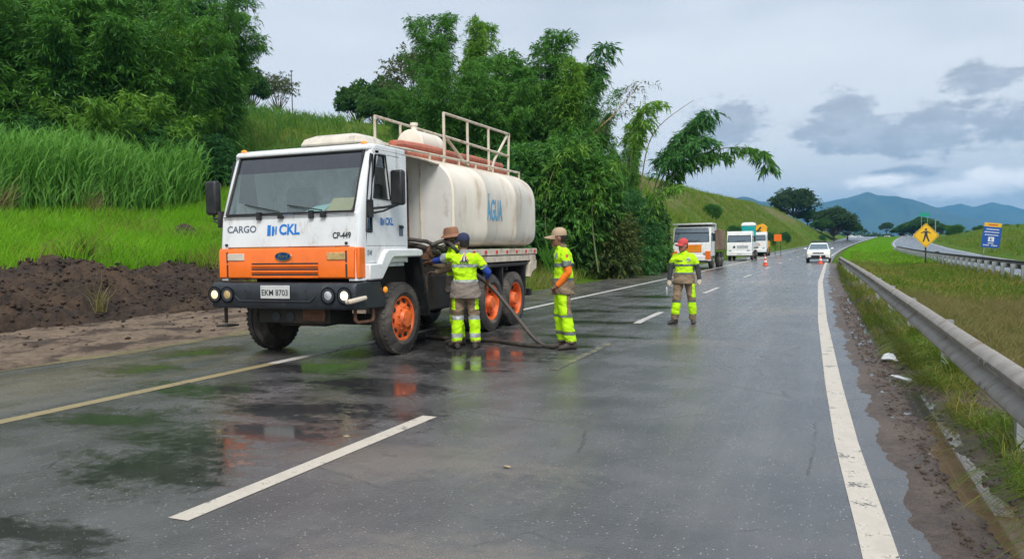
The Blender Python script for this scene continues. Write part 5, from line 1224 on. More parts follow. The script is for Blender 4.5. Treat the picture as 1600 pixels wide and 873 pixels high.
# left bamboo wall behind the cane
gb = 'bamboo clumps of the left wood'
lw = 'tall dark bamboo clump of the left wood'
for k_, (key, px, d, yt, s) in enumerate((('bamA', -150, 44, -120, 1), ('bamA', -60, 50, -150, 1.1), ('bamB', -10, 43, -60, 1.15), ('bamA', 60, 47, -140, 1), ('bamB', 105, 42, -30, 1.1), ('bamA', 150, 50, -140, 1.05), ('bamA', 225, 49, -110, 1), ('bamB', 250, 44, -20, 1.1))):
    put(key, 'bamboo_clump', px, d, yt, lw + ', ' + ('outside the left picture edge', 'at the left picture edge, behind', 'at the left picture edge, in front', 'second from the left edge', 'left of the bright young bamboo', 'behind the bright young bamboo', 'right of the bright young bamboo, behind', 'right of the bright young bamboo, in front')[k_], 'bamboo', gb, sxy=s)
put('bamB', 'bamboo_clump', 322, 49, -25, 'bamboo clump at the right edge of the left wood, arching over the slope', 'bamboo', gb, rz=2.0, sxy=.9)
put('bamC', 'bamboo_clump', 372, 58, 88, 'small drooping bamboo clump beside the left wood, on the slope', 'bamboo', gb, sxy=1.1)
put('bamY', 'young_bamboo', 190, 40.5, 146, 'bright yellow-green young bamboo in front of the dark left wood', 'bamboo', sxy=.95)
put('bamD', 'bamboo_clump', 268, 43, 25, 'yellowish bamboo plume leaning out of the left wood near its right edge', 'bamboo', gb, sxy=1.1)  # three yellowish plumes added, their paler leaf colour stands in for highlights
put('bamD', 'bamboo_clump', 30, 42, 60, 'yellowish bamboo plume in the left wood at the left edge', 'bamboo', gb, sxy=1.2)
put('bamD', 'bamboo_clump', 345, 50, 60, 'yellowish bamboo plume at the outermost right of the left wood', 'bamboo', gb, sxy=1.0)
put('bamY', 'young_bamboo', 290, 46, 150, 'yellow-green young bamboo at the right foot of the left wood', 'bamboo', sxy=.7)
for px, d, yt, lb in ((20, 41, 175, 'at the left edge'), (95, 40, 180, 'left of the bright young bamboo'), (255, 42, 185, 'right of the bright young bamboo'), (330, 45, 205, 'at the right end of the cane'), (370, 52, 225, 'left of the cab roof')): put('bushD', 'undergrowth_bush', px, d, yt, 'dark undergrowth bush below the left wood, ' + lb, 'bush', 'undergrowth bushes of the left wood', sxy=1.1)
# trees on the crest of the green slope
put('treeS', 'tree', 437, 92, 112, 'thinly leaved round tree on the slope crest above the cab', 'tree', trunk='trunk', sxy=1.0)
put('treeB', 'tree', 402, 84, 106, 'broad green tree on the slope crest beside the left wood', 'tree', trunk='trunk', sxy=.7)
put('bushG', 'bush', 520, 98, 166, 'low grey-green bush on the slope crest, right of the cab roof', 'bush', hmax=2.5)
for px, d, yt, lb in ((565, 92, 126, 'dark broad tree with open crown at the left end of the middle wood'), (612, 88, 118, 'dark rounded tree in the middle wood above the manhole drum'), (590, 80, 150, 'lower dark tree in front of the rounded tree, middle wood')):
    put('treeB', 'tree', px, d, yt, lb, 'tree', trunk='trunk', sxy=.85)
put('treeS', 'tree', 655, 66, 70, 'pale sparse tree standing out against the sky above the tank', 'tree', trunk='trunk', sxy=.9)
# middle bamboo wood behind the tanker
gm = 'bamboo clumps of the middle wood'
mw = 'tall bamboo clump of the middle wood'
for key, px, d, yt, s, lb in (('bamB', 640, 58, 130, 1.1, 'leftmost and lowest'), ('bamC', 688, 50, 18, 1.0, 'with the tallest spike against the sky'), ('bamB', 705, 46, 96, .9, 'below the tallest spike'), ('bamD', 738, 50, 36, .95, 'with the second tallest spike'), ('bamC', 768, 47, 84, 1.0, 'spike above the tall hand rail'), ('bamB', 775, 46, 104, .95, 'dark mass above the tall hand rail'), ('bamC', 808, 49, 88, 1.0, 'spike right of the tall hand rail'), ('bamB', 832, 48, 108, .9, 'dark mass right of the tank top'), ('bamC', 850, 48, 50, 1.1, 'with the broad rounded tip'), ('bamD', 880, 47, 96, .95, 'pale spike left of the leaning plume'), ('bamB', 884, 47, 135, .85, 'below the pale spike')):
    put(key, 'bamboo_clump', px, d, yt, mw + ', ' + lb, 'bamboo', gm, sxy=s)
put('bamB', 'bamboo_clump', 910, 46, 165, 'bamboo clump below the leaning plume, above the tan cap', 'bamboo', gm, sxy=.7)
put('bamD', 'bamboo_clump', 975, 50, 185, 'broken bamboo clump under the bare yellow culm', 'bamboo', gm, sxy=.6)
gu = 'dark bushes along the left road edge'
for key, px, d, yt, s, lb in (('bushB', 842, 40, 245, .8, 'directly right of the tank end'), ('bushG', 878, 38, 202, .8, 'tallest, behind the tan capped worker'), ('bushB', 918, 38, 262, .75, 'right behind the tan cap'), ('bushL', 945, 38, 318, .85, 'low, right of the tan capped worker'), ('bushD', 975, 41, 292, .8, 'low, midway to the dump truck'), ('bushB', 1005, 44, 300, .7, 'last before the dump truck'), ('bamB', 960, 46, 232, .55, 'taller, set back'), ('bushD', 690, 38, 250, 1.2, 'hidden behind the tank front'), ('bushD', 760, 38, 240, 1.2, 'hidden behind the tank middle'), ('bushD', 810, 40, 215, 1.1, 'behind the tank end')):
    put(key, 'bush', px, d, yt, 'dense dark green bush on the left road edge, ' + lb, 'bush', gu, sxy=s)
# leaning and arching culms
def custom(name, curves, leafm, label, stemm=m_culm, per=120, slen=.9, t0=.3, L=.45, W=.085, nleaf=9, rad=.05, droop=.9):
    rg = np.random.default_rng(hash(name+label) % 1000 if False else len(label)*7+per); base = V3(curves[0][0]); base.z = float(zt(base.x, base.y)) - .1
    e = empty(name, base, 0, label, 'bamboo'); p = Plant()
    for cv in curves:
        C_ = np.array([tuple(q - base) for q in catmull(cv, 6)]); p.wood.tube([tuple(q) for q in C_], list(np.linspace(rad, .010, len(C_))), 5)
        if per: t = t0 + (1-t0)*rg.random(per); p.leaves(sprays(along(C_, t), rg, slen, nleaf, L, W, droop))
    if per: cm, wm = p.meshes(); link_mesh('crown', cm, leafm, e); link_mesh('culm', wm, stemm, e)
    else: link_mesh('culm', p.wood.mesh('culm', 60), stemm, e)
    return e
custom('leaning_bamboo', [[pix(905, 400, 46), pix(900, 250, 46), pix(915, 150, 46), pix(948, 66, 46)], [pix(905, 400, 46), pix(895, 260, 46.5), pix(905, 170, 46.5), pix(930, 100, 46.5)]], m_bamboo_d, 'dark leaning bamboo plume against the sky, right of the rounded tip', per=150, t0=.45, slen=.8)
custom('arching_bamboo', [[pix(1000, 400, 48), pix(1030, 290, 48), pix(1070, 215, 48), pix(1112, 172, 48)], [pix(1000, 400, 48), pix(1030, 270, 48.5), pix(1060, 225, 48.5), pix(1095, 190, 48.5)], [pix(1005, 400, 47), pix(1035, 280, 47), pix(1075, 232, 47), pix(1100, 215, 47)]], m_bamboo_d, 'thick dark bamboo plume leaning right over the hill', per=140, t0=.40, slen=.85)
custom('arching_bamboo', [[pix(1005, 400, 47), pix(1045, 285, 47), pix(1100, 240, 47), pix(1160, 230, 47), pix(1192, 240, 47), pix(1200, 264, 47)], [pix(1005, 400, 47.5), pix(1040, 290, 47.5), pix(1080, 255, 47.5), pix(1130, 240, 47.5)]], m_bamboo, 'long bamboo culm arching far right with its tip hanging down', per=95, t0=.30, slen=.55, droop=1.3)
custom('bare_bamboo', [[pix(895, 380, 44), pix(880, 300, 44), pix(905, 232, 44), pix(960, 178, 44), pix(1005, 125, 44)]], m_sparse, 'dry yellow bamboo culm with sparse pale leaves, bent to the right', m_culm_y, per=55, t0=.62, slen=1.0, nleaf=7, L=.30, W=.05, rad=.09)
custom('bare_stalk', [[pix(1000, 300, 46), pix(1020, 210, 46), pix(1084, 156, 46)]], None, 'thin bare grey stalk sticking up against the sky', m_dead, per=0, rad=.05)
custom('leaning_culms', [[pix(860, 430, 36), pix(852, 330, 36), pix(868, 260, 36), pix(905, 225, 36)], [pix(935, 425, 36), pix(925, 340, 36), pix(935, 280, 36), pix(968, 250, 36)], [pix(1000, 420, 40), pix(1010, 350, 40), pix(1030, 300, 40), pix(1058, 292, 40)]], m_bamboo_y, 'loose pale bamboo shoots bending out of the roadside bushes', per=70, t0=.4, slen=.6, L=.32, W=.055)
custom('young_bamboo', [[pix(990, 380, 46), pix(985, 250, 46), pix(1000, 190, 46), pix(1022, 158, 46)]], m_bamboo_y, 'pale green upright bamboo tip between the yellow culm and the arching plume', per=90, t0=.45, slen=.75)
# right side trees
put('euca', 'tree', 1240, 250, 292, 'large spreading eucalyptus beyond the hill, left of the mountain', 'tree', trunk='trunk', sxy=1.25)
put('euca', 'tree', 1303, 240, 321, 'smaller dark tree beside the spreading eucalyptus at the bend', 'tree', trunk='trunk', sxy=1.15)
for px, d, yt, lb in ((1216, 258, 322, 'left below the spreading eucalyptus'), (1262, 250, 326, 'between the eucalyptus and the smaller dark tree'), (1284, 236, 340, 'low, left of the smaller dark tree'), (1324, 246, 342, 'right of the smaller dark tree')):
    put('treeB', 'tree', px, d, yt, 'bushy dark tree at the bend, ' + lb, 'tree', trunk='trunk', sxy=1.35)
put('bushG', 'bush', 1113, 105, 282, 'small round bush on the hill top below the arching bamboo', 'bush', hmax=2.2)
for px, d, yt, lb in ((1147, 100, 345, 'above the teal cabin'), (1202, 130, 338, 'up right of the yellow crane'), (1225, 150, 362, 'left above the white car'), (1284, 215, 362, 'black and round, near the far tree'), (1180, 92, 352, 'just above the yellow crane')): put('bushD', 'shrub', px, d, yt, 'dark shrub on the grassy cutting slope, ' + lb, 'shrub', 'shrubs on the cutting slope', sink=.5, hmax=2.4)
put('flat', 'tree', 1385, 420, 347, 'slender flat topped tree far off in the median axis', 'tree', trunk='trunk', sxy=.7)
for px, d, yt, lb in ((1425, 330, 344, 'leafy tree left of the green road sign, beyond the bend'), (1443, 320, 338, 'tallest leafy tree behind the green road sign'), (1470, 310, 349, 'round leafy tree right of the green road sign'), (1408, 340, 352, 'low leafy tree at the end of the median'), (1530, 270, 352, 'leafy tree behind the blue sign'), (1570, 230, 350, 'bushy tree on the right bank beyond the blue sign')):
    put('treeB', 'tree', px, d, yt, lb, 'tree', trunk='trunk', sxy=1.55)
for px, d, yt, lb in ((1492, 215, 350, 'large round bush on the right bank left of the blue sign'), (1512, 205, 360, 'small bush on the right bank beside the large round bush'), (1590, 150, 350, 'bush at the right picture edge on the right bank')):
    put('bushG', 'bush', px, d, yt, lb, 'bush', sxy=1.2)
# wooded skyline beyond: reads as one mass
def treeline():
    rg = np.random.default_rng(77); p = Plant()
    for k in range(150):
        px = rg.uniform(1040, 1750); d = rg.uniform(480, 900); x, y = ray_xy(px, d); z = float(zt(x, y, False)); h = rg.uniform(4, 11); r_ = rg.uniform(3, 7)
        dd = unit(rg.normal(size=(26, 3))); O = np.array([x, y, z+h*.6]) + dd*np.array([r_, r_, h*.45])
        p.leaves(sprays(O, rg, 2.2, 8, 2.0, 1.0, .4, .4))
    cm, _ = p.meshes('far_wood'); return link_mesh('far_wood', cm, m_euca)
tag(treeline(), 'distant wooded skyline below the mountains', 'wood', kind='stuff')

# ------------------------------------------------------------------ grasses
def blades(P, H, W, rg, lean=.5, curve=.6, seg=3, wind=None):
    n = len(P); a = rg.uniform(0, 2*np.pi, n); dv = np.stack([np.cos(a), np.sin(a), np.zeros(n)], 1)
    if wind is not None: dv = unit(dv + np.asarray(wind))
    sd = np.stack([-np.sin(a+1.3), np.cos(a+1.3), np.zeros(n)], 1); ln = lean*(.3+rg.random(n))
    rows = []
    for k in range(seg+1):
        t = k/seg; hor = H*ln*(t**1.7); ver = H*(t - curve*.45*t**3*ln*1.6); w_ = W*(1-t)**.7*(.7 if k == 0 else 1)
        c = P + dv*hor[:, None]; c[:, 2] += ver
        if k == seg: rows.append(c[:, None, :])
        else: rows.append(np.stack([c - sd*w_[:, None]*.5, c + sd*w_[:, None]*.5], 1))
    V = np.concatenate(rows, 1); nv = V.shape[1]; b0 = (np.arange(n)*nv)[:, None]; F_ = []
    for k in range(seg-1): F_ += [[2*k, 2*k+1, 2*k+3], [2*k, 2*k+3, 2*k+2]]
    F_.append([2*seg-2, 2*seg-1, 2*seg]); F_ = (b0[:, None] + np.array(F_)[None]).reshape(-1, 3)
    return V.reshape(-1, 3), F_
def grass(name, n, xr, yr, H, W, mat_, label, keep=None, zf=zt, lean=.5, curve=.6, seg=2, seed=0, shift=False, clump=0, wind=None):
    rg = np.random.default_rng(seed+100)
    X = rg.uniform(*xr, n); Y = rg.uniform(*yr, n)
    if clump: X = X + 0; c = fbm(X*clump, Y*clump, 3); ok = rg.random(n) < sstep(c, -.35, .25); X = X[ok]; Y = Y[ok]
    if shift: X = X + xsh(Y)
    if keep is not None: ok = keep(X, Y); X = X[ok]; Y = Y[ok]
    k = len(X); h = H[0] + (H[1]-H[0])*rg.random(k)**1.3; h = h*(1+.5*fbm(X*.7, Y*.7, 2))
    V, F_ = blades(np.stack([X, Y, zf(X, Y)-.02], 1), h, W*(.7+.6*rg.random(k)), rg, lean, curve, seg, wind)
    o = link_mesh(name, np_mesh(name, V, F_), mat_); return tag(o, label, 'grass', kind='stuff')
def zg(X, Y): return np.maximum(zt(X, Y), np.where((X > -21.4) & (X < -14.3) & (Y > 1.1) & (Y < 28.8), z_dirt(X, Y), -9))
# tall cane field
def cane():
    rg = np.random.default_rng(5); n = 3800; X = rg.uniform(-34.5, -29.4, n); Y = rg.uniform(10, 33.2 , n); ok = (Y < 32.0 + (X+32)*-.5 + rg.normal(size=n)*.5); X = X[ok]; Y = Y[ok]; n = len(X); Z = zt(X, Y)
    Hs = rg.uniform(2.3, 3.4, n)*(1+.22*fbm(X*.35, Y*.35, 2)); Vs = []; Fs = []; nv = 0
    V, F_ = blades(np.stack([X, Y, Z], 1), Hs, np.full(n, .035), rg, .12, .2, 3); Vs.append(V); Fs.append(F_); nv += len(V)
    for k in range(9):
        t = .08 + .86*(k+rg.random(n)*.8)/9; P = np.stack([X, Y, Z + Hs*t], 1)
        V, F_ = blades(P, rg.uniform(.55, 1.25, n), np.full(n, .075), rg, .75, 1.0, 3); Vs.append(V); Fs.append(F_+nv); nv += len(V)
    o = link_mesh('cane_field', np_mesh('cane_field', np.concatenate(Vs), np.concatenate(Fs)), m_reed); return tag(o, 'tall bright green cane standing in a field left of the truck', 'cane', kind='stuff')
cane()
grass('grass', 60000, (-31, -17.3), (9, 40), (.25, .75), .030, m_grass, 'bright green grass strip between earth bank and cane', zf=zg, seed=1, lean=.6, keep=lambda X, Y: (-X > 17.9 + .9*fbm(Y*.8, Y*0, 3)))
grass('weedy_grass', 16000, (-30, -17.6), (9, 40), (.35, .95), .035, m_grass_verge, 'taller duller weeds scattered through the bright grass strip', zf=zg, seed=21, lean=.8, clump=.55, keep=lambda X, Y: (-X > 18.0) & (fbm(X*.5, Y*.5, 3) > .05))
grass('slope_grass', 60000, (-74, -26), (34, 110), (.5, 1.3), .11, m_slope, 'bright grass covering the slope behind the truck', seed=2, lean=.55, clump=.12, keep=lambda X, Y: (X < -.55*Y + 6))
grass('verge_grass', 42000, (-19, -10.1), (18, 64), (.25, .8), .035, m_grass_verge, 'mixed grass along the left road edge behind the tanker', seed=3, shift=True, zf=zg, keep=lambda X, Y: -X > 10.5 + .5*fbm(Y*.9, Y*0, 3))
grass('hill_grass', 70000, (-32, -10.3), (52, 250), (.4, 1.1), .10, m_grass_hill, 'grass on the cutting slope behind the parked trucks', seed=4, shift=True, clump=.10)
grass('median_grass', 60000, (1.25, 6.4), (4.0, 26), (.10, .34), .013, m_grass_dry, 'dry brownish grass on the median behind the near guardrail', seed=5, shift=True, lean=.8)
grass('median_grass', 45000, (1.0, 6.9), (24, 110), (.12, .34), .05, m_grass_verge, 'green grass on the far median', seed=6, shift=True, lean=.7)
grass('median_grass', 30000, (.3, 6.9), (60, 280), (.18, .4), .13, m_grass, 'bright far end of the median grass', seed=7, shift=True, lean=.7)
grass('rail_grass', 16000, (.72, 1.5), (3.4, 14), (.16, .42), .010, m_grass_verge, 'long floppy grass growing under the near guardrail', seed=8, lean=1.3, curve=1.3, seg=4, zf=z_mudR, clump=1.3, wind=(-.5, -.2, 0), keep=lambda X, Y: X - xright(Y) > .92 + .16*fbm(Y*1.6, Y*0, 2))
grass('rail_grass', 16000, (.0, 1.5), (13, 62), (.14, .42), .022, m_grass_verge, 'grass under the far part of the near guardrail', seed=9, lean=1.0, zf=lambda X, Y: np.maximum(zt(X, Y), z_mudR(X, Y)), clump=.9, keep=lambda X, Y: X - xright(Y) > .75)
grass('bank_grass', 45000, (11, 40), (50, 260), (.3, .9), .11, m_grass_hill, 'grass on the right bank beyond the far carriageway', seed=10, shift=True, clump=.15, keep=lambda X, Y: X - xsh(Y) > xedge2(Y) + 2.0)
# weeds and single plants
def weed(name, x, y, h, n, w_, mat_, label, cat='weed', lean=.6, seed=0, z=None):
    rg = np.random.default_rng(seed+500); z = float(zg(np.array(x), np.array(y))) if z is None else z
    V, F_ = blades(rg.normal(size=(n, 3))*np.array([.06, .06, 0])*h, h*(.5+.6*rg.random(n)), np.full(n, w_), rg, lean, .8, 3)
    e = empty(name, (x, y, z), 0, label, cat); link_mesh('leaf_tuft', np_mesh('leaf_tuft', V, F_), mat_, e); 
    st = MB(); st.tube([(0, 0, 0), (.02*h, 0, h*.5), (.05*h, .02, h)], [.012, .009, .004], 5); st.build('stem', m_culm, e); return e
weed('weed', -15.45, 12.9, 1.0, 40, .022, m_grass_dry, 'dry yellow-green weed growing out of the earth bank', seed=1)
weed('weed', -18.6, 15.1, 1.2, 90, .06, m_grass_verge, 'dark green weed tuft on the crest of the earth bank', seed=2)
weed('weed', -29.3, 20.3, 2.0, 60, .05, m_grass_dry, 'pale dry weed standing before the cane at the far left', seed=3)
weed('weed', -29.2, 24.2, 1.7, 40, .045, m_grass_dry, 'pale dry stalk before the middle of the cane', seed=4)
weed('weed', -11.9, 33.5, 2.2, 120, .10, m_reed, 'bright broad leaved weed beside the rear of the tank', seed=5)
weed('weed', 1.15, 9.6, .55, 60, .018, m_grass_verge, 'small green weed tuft beside the guardrail post', seed=6, z=.05)
# earth heap in the grass
def heap(x, y, r_, h, label):
    n = 24; b = MB(); rs = []
    for k, t in enumerate((0, .35, .65, .9, 1.0)):
        rs.append([(r_*(1-t)*(1+.3*float(vnoise(np.array(math.cos(a)*2+x), np.array(math.sin(a)*2+k)))) * math.cos(a), r_*.8*(1-t)*math.sin(a), h*(1-(1-t)**2)) for a in np.linspace(0, 2*math.pi, n, endpoint=False)])
    b.rings(rs); o = b.build('earth_heap', m_dirt, loc=(x, y, float(zt(x, y))-.05), smooth=70); tag(o, label, 'earth heap')
heap(-23.6, 23.6, .75, .62, 'small dark earth heap in the bright grass beside the cab')
heap(-11.2, 30.6, .6, .35, 'dark earth heap on the verge behind the tan capped worker')
# ------------------------------------------------------------------ guardrails
WP = [(0, -.158), (.030, -.155), (.070, -.135), (.090, -.108), (.086, -.082), (.045, -.045), (.0, -.018), (.0, .018), (.045, .045), (.086, .082), (.090, .108), (.070, .135), (.030, .155), (0, .158)]
def guardrail(name, label, path, zc, side, post_ys, beam_len, mat_, post_h=.73, zfun=None):
    """path(Y)->X; side=+1: ridges face +X; posts on the other side"""
    root = empty(name, (0, 0, 0), 0, label, 'guardrail'); ys = list(post_ys)
    def beam(y0, y1, dn):
        b = MB(); st = np.linspace(y0, y1, 6); rs = []
        for y in st:
            x = float(path(y)); z0 = float(zfun(x, y)) + zc(y)
            fr = [(x + side*(n_+dn), y, z0 + q) for n_, q in WP]; bk = [(x + side*(n_+dn-.006), y, z0 + q*.985) for n_, q in reversed(WP)]
            rs.append(fr + bk)
        b.rings(rs); return b
    for i in range(len(ys)-1):
        b = beam(ys[i]-.16, ys[i+1]+.16, .004 if i % 2 else 0.0); o = b.build('beam', mat_, root, smooth=40)
        for k in (-.10, .10):
            for q in (-.088, .088):
                y = ys[i]+k; x = float(path(y)) + side*.088; bb = MB(); bb.lathe([(-.004, .018), (.012*side, .014)], (x, y, float(zfun(x, y))+zc(y)+q), 'x', 7)
                if y < 26 and side < 0: bb.build('bolt', mat_, o)
    for y in ys:
        x = float(path(y)) - side*.012; z0 = float(zfun(x, y)); xa, xb = sorted((x, x - side*.10)); h = zc(y) + .03
        b = MB(); b.box(xa, xb, y-.05, y+.05, z0+zc(y)-.16, z0+h); b.build('spacer', m_post, root)
        b = MB(); xa, xb = sorted((x - side*.102, x - side*.23)); b.box(xa, xb, y-.045, y-.037, z0-.3, z0+h+.01); b.box(xa, xb, y+.037, y+.045, z0-.3, z0+h+.01); b.box(min(x-side*.102, x-side*.110), max(x-side*.102, x-side*.110), y-.037, y+.037, z0-.3, z0+h+.01); b.build('post', m_post, root)
    return root
p_near = lambda y: np.interp(y, [-6, 2, 5.56, 10.4, 22, 33, 43, 48.5, 52], [1.16, 1.10, 1.06, .99, .76, .50, .23, .13, .28])
guardrail('guardrail', 'weathered W-beam guardrail along the right road edge, nearest the camera', p_near, lambda y: float(np.interp(y, [0, 47, 52], [.595, .595, .18])), -1, [-5.2, -1.4, 2.5, 6.45, 10.3, 14.1, 17.9, 21.7, 25.5, 29.3, 33.1, 36.9, 40.7, 44.5, 48.3, 51.6], 3.8, m_rail, zfun=lambda x, y: 0.0)
m_rail_dk = M('shade_toned_rail', (.10, .095, .088), .65, .2, var=.3, vs=3)  # dark base colour paints in the shading on the back of the beam
guardrail('guardrail', 'low dark guardrail with pale posts beside the far carriageway', lambda y: 6.5 + float(xsh(y)), lambda y: float(np.interp(y, [0, 112, 122], [.55, .55, .25])), 1, list(np.arange(14, 122, 2.0)), 2.0, m_rail_dk, zfun=lambda x, y: float(zroad(y)))

# ------------------------------------------------------------------ signs and poles
m_signy = M('sign_yellow', (.80, .47, .015), .45, var=.05); m_signb = M('sign_blue', (.012, .085, .38), .45, var=.08, vs=2); m_signg = M('sign_green', (.01, .30, .20), .45, var=.05)
m_post_dk = M('dark_sign_post', (.03, .026, .024), .7, var=.2)
sx_, sy_ = 5.42, 59.0; S = empty('warning_sign', (sx_, sy_, float(zt(sx_, sy_))), R(12), 'yellow diamond pedestrian warning sign on a dark post in the median', 'road sign')
b = MB(); b.box(-.045, .045, .02, .10, -.3, 2.75); b.build('post', m_post_dk, S, bevel=.01)
zc_ = 2.02
def dia(r_, c=.10):
    o = []
    for k in range(4):
        a = math.pi/2*k; p = (r_*math.cos(a), r_*math.sin(a)); q0 = (r_*math.cos(a-math.pi/2), r_*math.sin(a-math.pi/2)); q1 = (r_*math.cos(a+math.pi/2), r_*math.sin(a+math.pi/2))
        o += [(p[0]+(q0[0]-p[0])*c, p[1]+(q0[1]-p[1])*c), (p[0]+(q0[0]+q1[0]-2*p[0])*c*.22, p[1]+(q0[1]+q1[1]-2*p[1])*c*.22), (p[0]+(q1[0]-p[0])*c, p[1]+(q1[1]-p[1])*c)]
    return o
pl = MB(); pl.prism([(x, z+zc_) for x, z in dia(.83)], 0.0, .018, 'y'); pp = pl.build('plate', m_signy, S)
bd_o, bd_i = dia(.775), dia(.745); n_ = len(bd_o)
flat_print('border', (bd_o + bd_i, [(i, (i+1) % n_, n_+(i+1) % n_, n_+i) for i in range(n_)]), lambda u, v: (u, -.003, v+zc_), m_ink, pp)
def poly_join(polys):
    vs, fs = [], []
    for p in polys: k = len(vs); vs += p; fs.append(tuple(range(k, k+len(p))))
    return vs, fs
fig = [[(.07*math.cos(a), .40+.075*math.sin(a)) for a in np.linspace(0, 2*math.pi, 14, endpoint=False)], [(-.08, .30), (.09, .30), (.10, -.02), (-.10, -.02)], [(-.08, .30), (-.30, .20), (-.32, .14), (-.08, .20)], [(.09, .30), (.30, .17), (.30, .11), (.09, .20)], [(-.10, -.02), (.02, -.02), (-.12, -.42), (-.22, -.42)], [(-.02, -.02), (.10, -.02), (.24, -.40), (.14, -.42)]]
flat_print('pedestrian_symbol', poly_join(fig), lambda u, v: (u, -.0032, v+zc_), m_ink, pp)
bx_, by_ = ray_xy(1545, 84); B = empty('information_sign', (bx_, by_, float(zt(bx_, by_))), R(-4), 'blue information board with a yellow header on the right bank', 'road sign'); B.rotation_euler = (0, R(7), R(-4))
b = MB(); b.box(-.85, .85, 0, .05, .55, 2.75); bp_ = b.build('blue_panel', m_signb, B)
b = MB(); b.box(-.80, .78, -.01, .04, 2.78, 3.18); yp = b.build('header_panel', m_signy, B)
for x in (-.5, .5):
    b = MB(); b.tube([(x, .08, -.5), (x, .08, 3.0)], .045, 8); b.build('leg', m_post, B)
lines = []
for z, x0, x1 in ((2.50, -.55, .60), (2.20, -.70, .66), (1.90, -.62, .62), (1.02, -.25, .25), (.80, -.66, -.1), (.80, .1, .66)):
    x = x0; k = 0
    while x < x1: lines.append([(x, z-.05), (min(x+.10, x1), z-.05), (min(x+.10, x1), z+.05), (x, z+.05)]); x += .135
flat_print('white_markings', poly_join(lines), lambda u, v: (u, -.004, v), m_white2, bp_)['kind'] = 'stuff'
flat_print('pictogram_field', fan([(-.27, 1.20), (.27, 1.20), (.27, 1.68), (-.27, 1.68)]), lambda u, v: (u, -.004, v), m_white2, bp_)
flat_print('pictogram', poly_join([[(-.12, 1.28), (.12, 1.28), (.12, 1.36), (-.12, 1.36)], [(-.10, 1.36), (-.03, 1.36), (-.03, 1.60), (-.10, 1.60)], [(-.03, 1.48), (.10, 1.40), (.13, 1.46), (-.03, 1.56)]]), lambda u, v: (u, -.007, v), m_signb, bp_)
flat_print('header_marking', fan([(-.45, 2.92), (.45, 2.92), (.45, 3.04), (-.45, 3.04)]), lambda u, v: (u, -.014, v), m_redcap, yp)
def road_sign_far():
    x, y = ray_xy(1444, 262); e = empty('direction_sign', (x, y, float(zt(x, y))), 0, 'small green direction sign above the trees beyond the yellow diamond', 'road sign')
    b = MB(); b.box(-1.5, 1.5, 0, .08, 6.6, 7.9); b.build('panel', m_signg, e)
    for q in (-.9, .9): b = MB(); b.tube([(q, .12, -.5), (q, .12, 7.8)], .07, 6); b.build('leg', m_post, e)
road_sign_far()
def pole(px, d, ytop, r_, mm, label, name='pole', arm=0):
    x, y = ray_xy(px, d); z = float(zt(x, y)); h = CAM_H + (386.4-(px-800)*.0157-ytop)/LENS_PX*d - z
    e = empty(name, (x, y, z), 0, label, 'pole'); b = MB(); b.tube([(0, 0, -.4), (0, 0, h)], [r_*1.2, r_*.8], 8); b.build('shaft', mm, e)
    b = MB(); b.box(-r_*3, r_*3, -r_, r_, h-.12, h); b.build('pole_cap', mm, e)
pole(1461, 225, 344, .14, m_steel, 'pale pole right of the green direction sign'); pole(464, 100, 114, .06, m_post_dk, 'thin dark pole on the slope crest above the cab')
pole(1464, 62, 393, .05, m_post_dk, 'short dark stake just right of the yellow diamond sign', 'stake')

# ------------------------------------------------------------------ other vehicles (local: front at y=0 facing -y, wheels on z=0)
m_rimgrey = M('grey_rim', (.20, .19, .18), .6, .3, var=.2, dirt=(MUD, .4, 6))
def regrip(src, mats): 
    out = [m_.copy() for m_ in src]
    for me_, mm in zip(out, mats): me_.materials.clear(); me_.materials.append(mm)
    return out
GW = regrip(FW_MESH, (m_tyre, m_rimgrey, m_black, m_rimgrey))
m_darkglass = glass('truck_glass', (.35, .45, .50), .03, .5, (.13, .19, .24))
m_navyvisor = M('blue_grey_visor', (.12, .16, .20), .5, var=.1)
m_tipper = M('tan_tipper_steel', (.24, .18, .13), .75, var=.2, vs=3, dirt=((.13, .09, .06), .4, 3))
m_teal = M('teal_plastic', (.0, .34, .34), .45, var=.06); m_crane = M('crane_yellow', (.78, .36, .01), .45, var=.1, dirt=((.3, .18, .05), .3, 5)); m_stripe = M('stripe_yellow', (.82, .50, .03), .5)
m_palewhite = M('pale_white', (.76, .78, .77), .45, var=.06, dirt=((.38, .34, .28), .2, 4))
